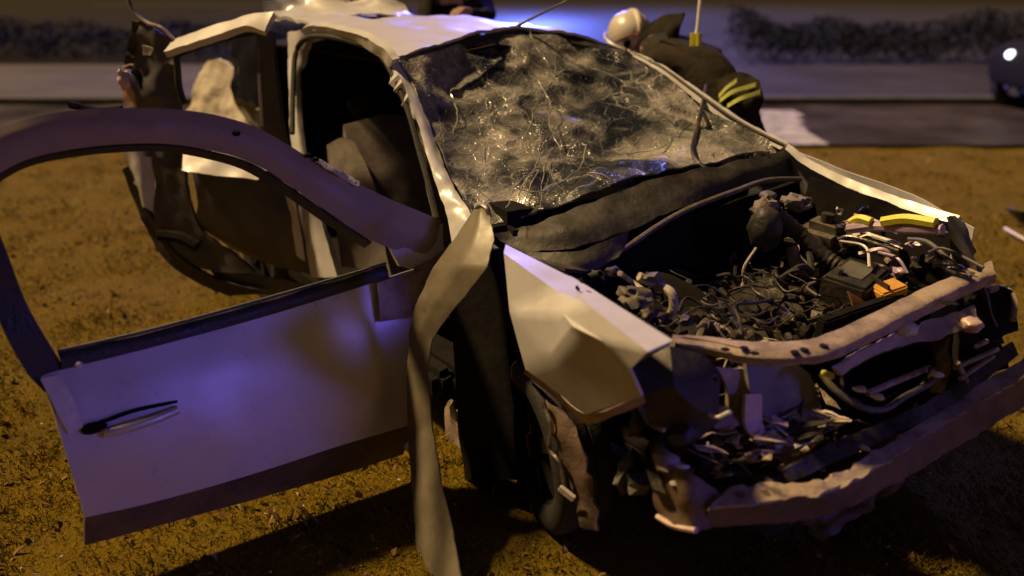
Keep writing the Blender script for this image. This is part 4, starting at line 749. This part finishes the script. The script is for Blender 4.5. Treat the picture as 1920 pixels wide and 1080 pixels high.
# rear door -----------------------------------------------------------
rdo = sheet('rear_door', [[(-0.847, -1.135, 0.938), (-0.714, -1.02, 0.942), (-0.593, -0.92, 0.918), (-0.462, -0.789, 0.87)],
      [(-0.803, -1.146, 0.877), (-0.678, -1.048, 0.867), (-0.55, -0.934, 0.853), (-0.436, -0.808, 0.781)],
      [(-0.774, -1.141, 0.755), (-0.652, -1.047, 0.729), (-0.523, -0.934, 0.704), (-0.417, -0.81, 0.665)],
      [(-0.801, -1.144, 0.629), (-0.662, -1.047, 0.574), (-0.521, -0.924, 0.547), (-0.406, -0.797, 0.522)],
      [(-0.736, -1.028, 0.509), (-0.631, -0.945, 0.466), (-0.528, -0.861, 0.438), (-0.419, -0.77, 0.421)]], 'shadedpaint', car, 34, 30, .02, .008, 5, edge=.003)  # shade and dark reflection painted onto white bodywork
sheet('door_top_skin', [[(-0.834, -1.161, 0.951), (-0.695, -1.041, 0.964), (-0.523, -0.89, 0.901)], [(-0.758, -1.198, 0.89), (-0.636, -1.096, 0.88), (-0.498, -0.954, 0.868)]], 'paint', rdo, 16, 6, .006, .006, 9, edge=.004)
sheet('rear_edge_skin', [[(-1.107, -1.357, 0.94), (-1.038, -1.323, 0.946), (-0.996, -1.261, 0.942)], [(-1.077, -1.349, 0.826), (-1.014, -1.321, 0.832), (-0.98, -1.269, 0.809)], [(-1.029, -1.33, 0.687), (-0.997, -1.322, 0.691), (-0.981, -1.292, 0.667)]], 'paint', rdo, 10, 14, .01, .008, 9, edge=.004)
sheet('latch_panel', [[(-0.996, -1.261, 0.942),(-0.936, -1.212, 0.932),(-0.867, -1.156, 0.913)], [(-0.98, -1.27, 0.797),(-0.919, -1.224, 0.765),(-0.833, -1.159, 0.711)], [(-0.976, -1.289, 0.662),(-0.879, -1.212, 0.622),(-0.772, -1.127, 0.583)], [(-0.939, -1.276, 0.541),(-0.801, -1.164, 0.506),(-0.655, -1.039, 0.501)], [(-0.852, -1.218, 0.438),(-0.714, -1.103, 0.415),(-0.569, -0.978, 0.427)]], 'shadedpaint', rdo, 16, 20, .02, .012, 7)
sheet('wheel_cutout_edge', [[(-1.114, -1.377, 0.852),(-1.046, -1.346, 0.681),(-0.973, -1.31, 0.513),(-0.884, -1.25, 0.409),(-0.764, -1.158, 0.339),(-0.667, -1.081, 0.305)], [(-1.073, -1.351, 0.875), (-0.992, -1.312, 0.681), (-0.913, -1.268, 0.532), (-0.803, -1.19, 0.431), (-0.664, -1.081, 0.371), (-0.518, -0.959, 0.351)]], 'plastic', rdo, 24, 5, .02, .008, 8)
sheet('lower_skin', [[(-0.797, -1.132, 0.43), (-0.629, -0.992, 0.411), (-0.425, -0.821, 0.385)], [(-0.714, -1.069, 0.298), (-0.569, -0.943, 0.316), (-0.408, -0.803, 0.325)]], 'shadedpaint', rdo, 14, 6, .01, .01, 8)
sheet('front_return', [[(-0.492, -0.849, 0.87), (-0.449, -0.821, 0.855)], [(-0.446, -0.843, 0.71), (-0.413, -0.821, 0.709)], [(-0.421, -0.836, 0.521), (-0.385, -0.815, 0.501)]], 'paint', rdo, 5, 16, .008, .004, 9)
sheet('frame_rail', [[(-0.929, -1.127, 1.43),(-0.775, -0.986, 1.491),(-0.641, -0.864, 1.54),(-0.562, -0.794, 1.55)], [(-0.874, -1.18, 1.385), (-0.724, -1.043, 1.442), (-0.594, -0.923, 1.493), (-0.513, -0.856, 1.477)]], 'paint', rdo, 22, 5, .03, .004, 8, edge=.002)
sheet('frame_rail_seal', [[(-0.919, -1.128, 1.374),(-0.769, -0.99, 1.434),(-0.619, -0.855, 1.476)], [(-0.911, -1.124, 1.354),(-0.765, -0.989, 1.416),(-0.615, -0.854, 1.459)]], 'rubber', rdo, 12, 4, .02)
sheet('frame_front_post', [[(-0.611, -0.849, 1.468),(-0.601, -0.861, 1.337),(-0.591, -0.873, 1.205),(-0.571, -0.882, 1.048),(-0.54, -0.885, 0.854)], [(-0.558, -0.803, 1.473),(-0.547, -0.815, 1.339),(-0.525, -0.817, 1.208),(-0.497, -0.818, 1.052),(-0.451, -0.812, 0.838)]], 'shadedpaint', rdo, 26, 5, .03, .006, 7)
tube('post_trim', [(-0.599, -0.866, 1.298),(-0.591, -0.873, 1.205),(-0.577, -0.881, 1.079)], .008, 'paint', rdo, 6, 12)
sheet('frame_rear_post', [[(-1.054, -1.222, 1.503),(-1.0, -1.18, 1.477),(-0.929, -1.128, 1.425)], [(-1.06, -1.245, 1.391),(-1.004, -1.199, 1.381),(-0.915, -1.128, 1.35)], [(-1.074, -1.279, 1.253),(-1.001, -1.216, 1.256),(-0.907, -1.139, 1.237)], [(-1.046, -1.275, 1.126),(-0.967, -1.207, 1.13),(-0.888, -1.137, 1.146)], [(-1.021, -1.286, 0.922),(-0.94, -1.218, 0.917),(-0.865, -1.154, 0.908)]], 'shadedpaint', rdo, 16, 20, .015, .025, 7, edge=.006)
sheet('torn_trim', [[(-1.087, -1.251, 1.503),(-1.053, -1.223, 1.494),(-1.036, -1.214, 1.459)], [(-1.101, -1.283, 1.378),(-1.072, -1.259, 1.368),(-1.051, -1.241, 1.368)], [(-1.113, -1.304, 1.302),(-1.079, -1.276, 1.299),(-1.049, -1.257, 1.254)]], 'plastic', rdo, 8, 14, .01, .02, 8, edge=.008)
tube('frame_edge', [(-1.105, -1.249, 1.613),(-1.079, -1.237, 1.547),(-1.027, -1.2, 1.499),(-0.971, -1.156, 1.478),(-0.921, -1.12, 1.43)], .009, 'primer', rdo, 6, 24)
tube('frame_edge', [(-0.921, -1.121, 1.426),(-0.906, -1.124, 1.327),(-0.895, -1.13, 1.226),(-0.872, -1.122, 1.156)], .016, 'plastic', rdo, 6, 20)
sheet('latch_plate', [[(-1.007, -1.237, 1.409), (-0.962, -1.201, 1.392)], [(-1.002, -1.24, 1.364), (-0.973, -1.215, 1.364)]], 'white', rdo, 5, 5, .004, .004, 20, edge=.006)
blob('latch_end', (-1.093, -1.309, 1.249), (.03, .03, .045), 'pink', rdo, .3)
blob('latch_cap', (-1.089, -1.327, 1.283), (.012, .012, .02), 'white', rdo, .3, 9, 2)
tube('latch_loop', [(-1.113, -1.304, 1.307),(-1.075, -1.27, 1.317),(-1.041, -1.245, 1.289),(-1.023, -1.239, 1.232)], .007, 'primer', rdo, 6, 16)
tube('latch_core', [(-1.07, -1.269, 1.295),(-1.049, -1.256, 1.265),(-1.031, -1.248, 1.22)], .02, 'void', rdo, 8, 10)
sheet('pink_trim', [[(-1.124, -1.326, 1.228),(-1.061, -1.273, 1.219)], [(-1.11, -1.33, 1.123),(-1.046, -1.275, 1.126)]], 'pink', rdo, 6, 6, .01, .01, 9)
tube('door_check', [(-1.285, -1.524, 1.14),(-1.222, -1.428, 1.111),(-1.114, -1.334, 1.123)], .018, 'void', rdo, 6, 14)
tube('inner_pull', [(-0.952, -1.284, 0.565),(-0.867, -1.211, 0.561),(-0.798, -1.158, 0.526)], .03, 'void', rdo, 8, 14)

# ------------------------------------------------------------------ people
def person(name, loc, label, joints, edges, mats, root, sub=2):
    t = thing(name, loc, label, 'person')
    names = list(joints); me = bpy.data.meshes.new('body')
    me.from_pydata([joints[n][0] for n in names], [], [(names.index(a), names.index(b)) for a, b in edges])
    o = bpy.data.objects.new('body_tmp', me); COL.objects.link(o)
    md = o.modifiers.new('skin', 'SKIN'); sv = me.skin_vertices[0].data
    for i, n in enumerate(names):
        r = joints[n][1]; sv[i].radius = (r, r) if not isinstance(r, tuple) else r; sv[i].use_root = (n == root)
    md.use_smooth_shade = True
    ms = o.modifiers.new('sub', 'SUBSURF'); ms.levels = sub; ms.render_levels = sub
    dg = bpy.context.evaluated_depsgraph_get(); ev = bpy.data.meshes.new_from_object(o.evaluated_get(dg))
    bpy.data.objects.remove(o)
    ev.materials.clear()
    for m_ in mats: ev.materials.append(M[m_])
    jl = [(Vector(joints[n][0]), joints[n][2]) for n in names]
    for v in ev.vertices: v.co += noise.noise_vector(v.co * 9) * .012 + noise.noise_vector(v.co * 24) * .007
    for p in ev.polygons:
        p.material_index = min(jl, key=lambda q: (q[0] - p.center).length)[1]
    body = link('body', ev, None, t); body.name = 'body'
    return t, body
def arm_hand(J, E, sh, pts, side, fdir, up):
    """adds elbow, wrist, palm, five fingers to a joint table"""
    prev = sh
    for nm, p, r, mi in (('elbow', pts[0], .058, 0), ('wrist', pts[1], .036, 0), ('palm', pts[2], .032, 1)):
        J[nm + side] = (p, r, mi); E.append((prev, nm + side)); prev = nm + side
    f = Vector(fdir).normalized(); u = Vector(up).normalized(); s = f.cross(u); c = Vector(pts[2])
    for k, (off, ln) in enumerate(((-.030, .062), (-.010, .074), (.010, .070), (.030, .055))):
        a = c + s * off + f * .045; b_ = a + f * ln * .55 - u * .012; e = b_ + f * ln * .45 - u * .03
        for q, (nm, pt) in enumerate((('fa', a), ('fb', b_), ('fc', e))):
            J['%s%d%s' % (nm, k, side)] = (tuple(pt), .0095 - .001 * q, 1)
        E += [(prev, 'fa%d%s' % (k, side)), ('fa%d%s' % (k, side), 'fb%d%s' % (k, side)), ('fb%d%s' % (k, side), 'fc%d%s' % (k, side))]
    a = c + s * .036 + f * .005; b_ = a + s * .028 + f * .03
    J['ta' + side] = (tuple(a), .012, 1); J['tb' + side] = (tuple(b_), .010, 1); E += [(prev, 'ta' + side), ('ta' + side, 'tb' + side)]
# firefighter bent over the far front pillar
J = {'pelvis': ((.27, 1.14, 1.01), .145, 0), 'waist': ((.18, 1.14, 1.13), .15, 0), 'chest': ((.02, 1.13, 1.235), .16, 0), 'upper': ((-.12, 1.12, 1.305), .125, 0), 'neck': ((-.28, 1.10, 1.35), .07, 1), 'head': ((-.38, 1.09, 1.355), .085, 1), 'chin': ((-.47, 1.08, 1.31), .07, 1),
     'shL': ((-.12, .95, 1.27), .085, 0), 'shR': ((-.10, 1.32, 1.27), .085, 0),
     'hipL': ((.29, 1.05, .92), .11, 0), 'kneeL': ((.24, 1.08, .50), .075, 0), 'ankL': ((.36, 1.10, .10), .06, 0), 'toeL': ((.18, 1.08, .05), .045, 0),
     'hipR': ((.31, 1.25, .92), .11, 0), 'kneeR': ((.28, 1.32, .50), .075, 0), 'ankR': ((.45, 1.36, .10), .06, 0), 'toeR': ((.27, 1.35, .05), .045, 0)}
E = [('pelvis', 'waist'), ('waist', 'chest'), ('chest', 'upper'), ('upper', 'neck'), ('neck', 'head'), ('head', 'chin'), ('upper', 'shL'), ('upper', 'shR'), ('pelvis', 'hipL'), ('hipL', 'kneeL'), ('kneeL', 'ankL'), ('ankL', 'toeL'), ('pelvis', 'hipR'), ('hipR', 'kneeR'), ('kneeR', 'ankR'), ('ankR', 'toeR')]
arm_hand(J, E, 'shL', [(-.10, .87, 1.06), (-.26, .80, .99), (-.33, .78, .985)], 'L', (-1, -.2, -.1), (0, 0, 1))
arm_hand(J, E, 'shR', [(-.22, 1.30, 1.02), (-.36, 1.08, .99), (-.40, 1.01, .99)], 'R', (-.4, -1, -.1), (0, 0, 1))
ff, fb = person('person', (.45, 1.2, 0), 'firefighter in cream helmet and dark coat bent over the far side of the wrecked car', J, E, ['coat', 'skin'], 'pelvis')
# helmet: deep shell, brim, ear disc, neck curtain
hc = Vector((-0.433, 1.08, 1.393))
bm = bmesh.new(); bmesh.ops.create_uvsphere(bm, u_segments=28, v_segments=18, radius=1)
for v in bm.verts:
    q = v.co.copy(); k = 1.0
    if q.z < -.35: q.z = -.35 + (q.z + .35) * .35
    v.co = Vector((q.x * .135, q.y * .115, q.z * .115 + .01))
me = bpy.data.meshes.new('helmet'); bm.to_mesh(me); bm.free()
hel = link('helmet', me, 'helmet', ff); TM = Matrix.Translation(hc) @ Matrix.Rotation(rad(18), 4, 'Y') @ Matrix.Rotation(rad(-20), 4, 'Z'); place(hel, TM)
cr_ = tube('crest', [(-.135, 0, -.02), (-.10, 0, .075), (0, 0, .125), (.09, 0, .095), (.13, 0, .02)], .016, 'helmet', hel, 8, 24); place(cr_, TM)
br = tube('brim_band', [(.142 * math.cos(t), .122 * math.sin(t), -.035) for t in [i * 6.2832 / 20 for i in range(21)]], .008, 'helmet', hel, 6, 60); place(br, TM)
hcv, hrt = Vector((.93, -.36, 0)), Vector((.25, .97, 0))
def on_helmet(a, b_, k=1.0):
    d = (hcv + hrt * a + Vector((0, 0, b_))).normalized(); return (d.x * .137 * k, d.y * .117 * k, d.z * .117 * k + .01)
ed = blob('ear_disc', on_helmet(-.12, -.12), (.016, .02, .022), 'void', hel, .02, 3, 3); place(ed, TM)
vs_ = tube('visor_line', [on_helmet(-.9, -.45), on_helmet(-.55, -.05), on_helmet(-.1, .25), on_helmet(.2, .32), on_helmet(.28, .55)], .005, 'visorline', hel, 6, 24); place(vs_, TM)
vs_ = tube('visor_line', [on_helmet(-.3, -.42), on_helmet(.1, -.38), on_helmet(.45, -.3)], .004, 'visorline', hel, 6, 14); place(vs_, TM)
sheet('neck_curtain', [[(-0.285, 1.04, 1.439),(-0.221, 1.1, 1.497),(-0.065, 1.1, 1.518)], [(-0.282, 1.02, 1.361),(-0.17, 1.06, 1.397),(-0.081, 1.1, 1.452)], [(-0.258, 1.02, 1.315),(-0.154, 1.05, 1.326),(-0.096, 1.1, 1.374)]], 'coat', ff, 14, 12, .012, .01, 8)
sheet('collar', [[(-0.26, 1.0, 1.368),(-0.177, 1.0, 1.41),(-0.072, 1.0, 1.43)], [(-0.234, 1.0, 1.339),(-0.151, 1.0, 1.375),(-0.062, 1.0, 1.401)]], 'kerb', ff, 8, 5, .006, .004, 9)
bands = [[(0.341, 0.96, 1.17),(0.399, 0.945, 1.215),(0.45, 0.95, 1.253)], [(0.35, 0.96, 1.151),(0.44, 0.94, 1.201),(0.544, 0.97, 1.242)], [(0.397, 0.96, 1.133),(0.492, 0.94, 1.178),(0.571, 0.97, 1.212)]]
for bd in bands:
    sheet('reflective_band', [[Vector(q) + Vector((0, -.01, .010)) for q in bd], [Vector(q) + Vector((0, -.01, -.010)) for q in bd]], 'reflective', ff, 10, 4, .006, .004, 10)
sheet('coat_hem', [[(0.299, 0.98, 1.237),(0.431, 0.97, 1.285),(0.531, 1.0, 1.257)], [(0.336, 0.97, 1.132),(0.488, 0.94, 1.164),(0.578, 0.98, 1.182)], [(0.383, 0.98, 1.071),(0.511, 0.96, 1.082),(0.549, 1.0, 1.107)]], 'coat', ff, 14, 12, .02, .012, 8)
# pole with yellow clips leaning on the firefighter's back
tl = thing('rescue_pole', (0.114, 1.0, 1.367), 'thin white pole with yellow end clips standing up behind the bent firefighter', 'pole')
tube('shaft', [(0.153, 0.97, 1.405), (0.133, 1.0, 1.489), (0.063, 1.08, 1.724)], .009, 'white', tl, 8, 12)
tube('clip', [(0.148, 0.96, 1.381),(0.146, 0.96, 1.438)], .015, 'yellow', tl, 6, 6)
tube('clip', [(0.183, 0.96, 1.383),(0.18, 0.96, 1.44)], .015, 'yellow', tl, 6, 6)
# second rescuer behind the roof
J = {'pelvis': ((-2.35, 1.22, .95), .15, 0), 'waist': ((-2.30, 1.18, 1.12), .15, 0), 'chest': ((-2.18, 1.08, 1.36), .17, 0), 'upper': ((-2.12, 1.02, 1.52), .13, 0), 'neck': ((-2.06, .96, 1.63), .06, 1), 'head': ((-2.00, .91, 1.74), .085, 1), 'crown': ((-1.99, .90, 1.81), .075, 1),
     'shL': ((-1.98, 1.16, 1.50), .085, 0), 'shR': ((-2.24, .88, 1.50), .085, 0),
     'hipL': ((-2.26, 1.30, .88), .10, 0), 'kneeL': ((-2.20, 1.26, .48), .07, 0), 'ankL': ((-2.28, 1.34, .09), .05, 0), 'toeL': ((-2.12, 1.24, .05), .042, 0),
     'hipR': ((-2.42, 1.14, .88), .10, 0), 'kneeR': ((-2.38, 1.06, .48), .07, 0), 'ankR': ((-2.48, 1.12, .09), .05, 0), 'toeR': ((-2.34, 1.00, .05), .042, 0)}
E = [('pelvis', 'waist'), ('waist', 'chest'), ('chest', 'upper'), ('upper', 'neck'), ('neck', 'head'), ('head', 'crown'), ('upper', 'shL'), ('upper', 'shR'), ('pelvis', 'hipL'), ('hipL', 'kneeL'), ('kneeL', 'ankL'), ('ankL', 'toeL'), ('pelvis', 'hipR'), ('hipR', 'kneeR'), ('kneeR', 'ankR'), ('ankR', 'toeR')]
arm_hand(J, E, 'shL', [(-1.66, .98, 1.43), (-1.62, .84, 1.47), (-1.60, .78, 1.485)], 'L', (.25, -1, -.1), (0, 0, 1))
arm_hand(J, E, 'shR', [(-2.0, .74, 1.30), (-1.88, .64, 1.40), (-1.82, .60, 1.42)], 'R', (1, -.5, 0), (0, 0, 1))
p2, pb = person('person', (-2.3, 1.2, 0), 'rescuer in black jacket leaning over the roof from behind, head out of view', J, E, ['coat2', 'skin'], 'pelvis')
blob('cap', (-2.0, .91, 1.82), (.105, .10, .06), 'coat2', p2, .03, 3, 3)

# ------------------------------------------------------------------ vehicle at the right edge of the road
vb = 6.24
vr = thing('parked_car', BG(11.2, vb + 2, .03), 'dark car with a lit headlamp standing on the wet road at the right edge', 'car')
prof = [(0.1, .32), (0.02, .5), (.05, .74), (.25, .86), (1.0, .93), (1.6, 1.30), (2.2, 1.42), (3.0, 1.38), (3.7, .98), (4.15, .92), (4.25, .6), (4.2, .32)]
v = []; f = []; n = len(prof)
for s_, (ins, dz) in enumerate(((.10, 0), (0, 0), (0, 0), (.10, 0))):
    aa = [10.55, 10.62, 12.0, 12.05][0:4]
v = []
for s_, a in enumerate((10.45, 10.38, 11.92, 11.85)):
    for (x, z) in prof:
        ins = .14 if z > .9 else 0; k = (a - 11.15); aa = 11.15 + k * (1 - ins)
        v.append(BG(aa, vb + (x if s_ in (1, 2) else 2.1 + (x - 2.1) * .985), z if s_ in (1, 2) else .32 + (z - .32) * .97))
f = []
for s_ in range(3):
    for i in range(n): f.append((s_ * n + i, s_ * n + (i + 1) % n, (s_ + 1) * n + (i + 1) % n, (s_ + 1) * n + i))
f.append(tuple(range(n))); f.append(tuple(range(3 * n, 4 * n))[::-1])
me = mesh('body', v, f); bm = bmesh.new(); bm.from_mesh(me); bmesh.ops.recalc_face_normals(bm, faces=bm.faces); bmesh.ops.bevel(bm, geom=bm.edges[:], offset=.03, segments=2, affect='EDGES'); bm.to_mesh(me); bm.free()
link('body', me, 'void', vr)
for x in (.42, 3.45):
    for a in (10.42, 11.86):
        M4 = Matrix.Translation(BG(a, vb + x, .345)) @ Matrix.Rotation(YAW, 4, 'Z') @ (Matrix.Rotation(math.pi, 4, 'Z') if a > 11 else Matrix.Identity(4))
        wheel('wheel', vr, M4, .315, .2, 5)
blob('headlamp', BG(11.45, vb + .06, .72), (.05, .10, .05), 'lamp', vr, .03, 3, 3)
sheet('side_window', [[BG(10.46, vb + 1.15, .90), BG(10.46, vb + 3.5, .98)], [BG(10.50, vb + 1.68, 1.26), BG(10.50, vb + 3.0, 1.30)]], 'tint', vr, 8, 5, .02)

# ------------------------------------------------------------------ small debris
random.seed(31)
sh = thing('broken_trim', (0.395, 3.864, 0.02), 'thin pale broken trim strip lying on the grass right of the wreck', 'debris')
tube('strip', [(0.298, 3.929, 0.05), (0.414, 3.853, 0.045), (0.608, 3.749, 0.03)], .011, 'white', sh, 6, 12)
sh2 = sheet('black_fragment', [[(0.106, 4.282, 0.1), (0.285, 4.117, 0.14), (0.299, 4.375, 0.12)], [(0.191, 4.292, 0.03), (0.311, 4.207, 0.02), (0.419, 4.245, 0.02)]], 'plastic', None, 12, 8, .008, .03, 6, edge=.01)
tag(sh2, 'black bent plastic fragment on the grass beyond the pale trim strip', 'debris')
v = []; f = []
for k in range(420):
    a, b_ = reg()
    if a > 6: continue
    p = BG(a, b_, .012); d = noise.random_unit_vector() * random.uniform(.003, .009); e = noise.random_unit_vector() * random.uniform(.003, .008); u3 = noise.random_unit_vector() * .005; s = len(v)
    v += [p + d, p - d, p + e, p + u3]; f += [(s, s + 1, s + 2), (s, s + 1, s + 3), (s, s + 2, s + 3), (s + 1, s + 2, s + 3)]
dv = []; df = []
for k in range(160):
    a, b_ = reg()
    if a > 6: continue
    p = BG(a, b_, .014); d = noise.random_unit_vector() * random.uniform(.006, .03); e = noise.random_unit_vector() * random.uniform(.004, .014); d.z *= .4; s0 = len(dv)
    dv += [p + d, p + e, p - d, p - e, p + Vector((0, 0, .008))]; df += [(s0, s0 + 1, s0 + 4), (s0 + 1, s0 + 2, s0 + 4), (s0 + 2, s0 + 3, s0 + 4), (s0 + 3, s0, s0 + 4), (s0 + 3, s0 + 2, s0 + 1, s0)]
dk = link('plastic_crumbs', mesh('plastic_crumbs', dv, df), 'plastic', None, smooth=False, kind='stuff'); tag(dk, 'small black plastic splinters strewn over the grass near the wreck', 'debris')
gc = link('glass_crumbs', mesh('glass_crumbs', v, f), 'white', None, smooth=False, kind='stuff'); tag(gc, 'tiny crumbs of broken glass scattered in the grass', 'glass')
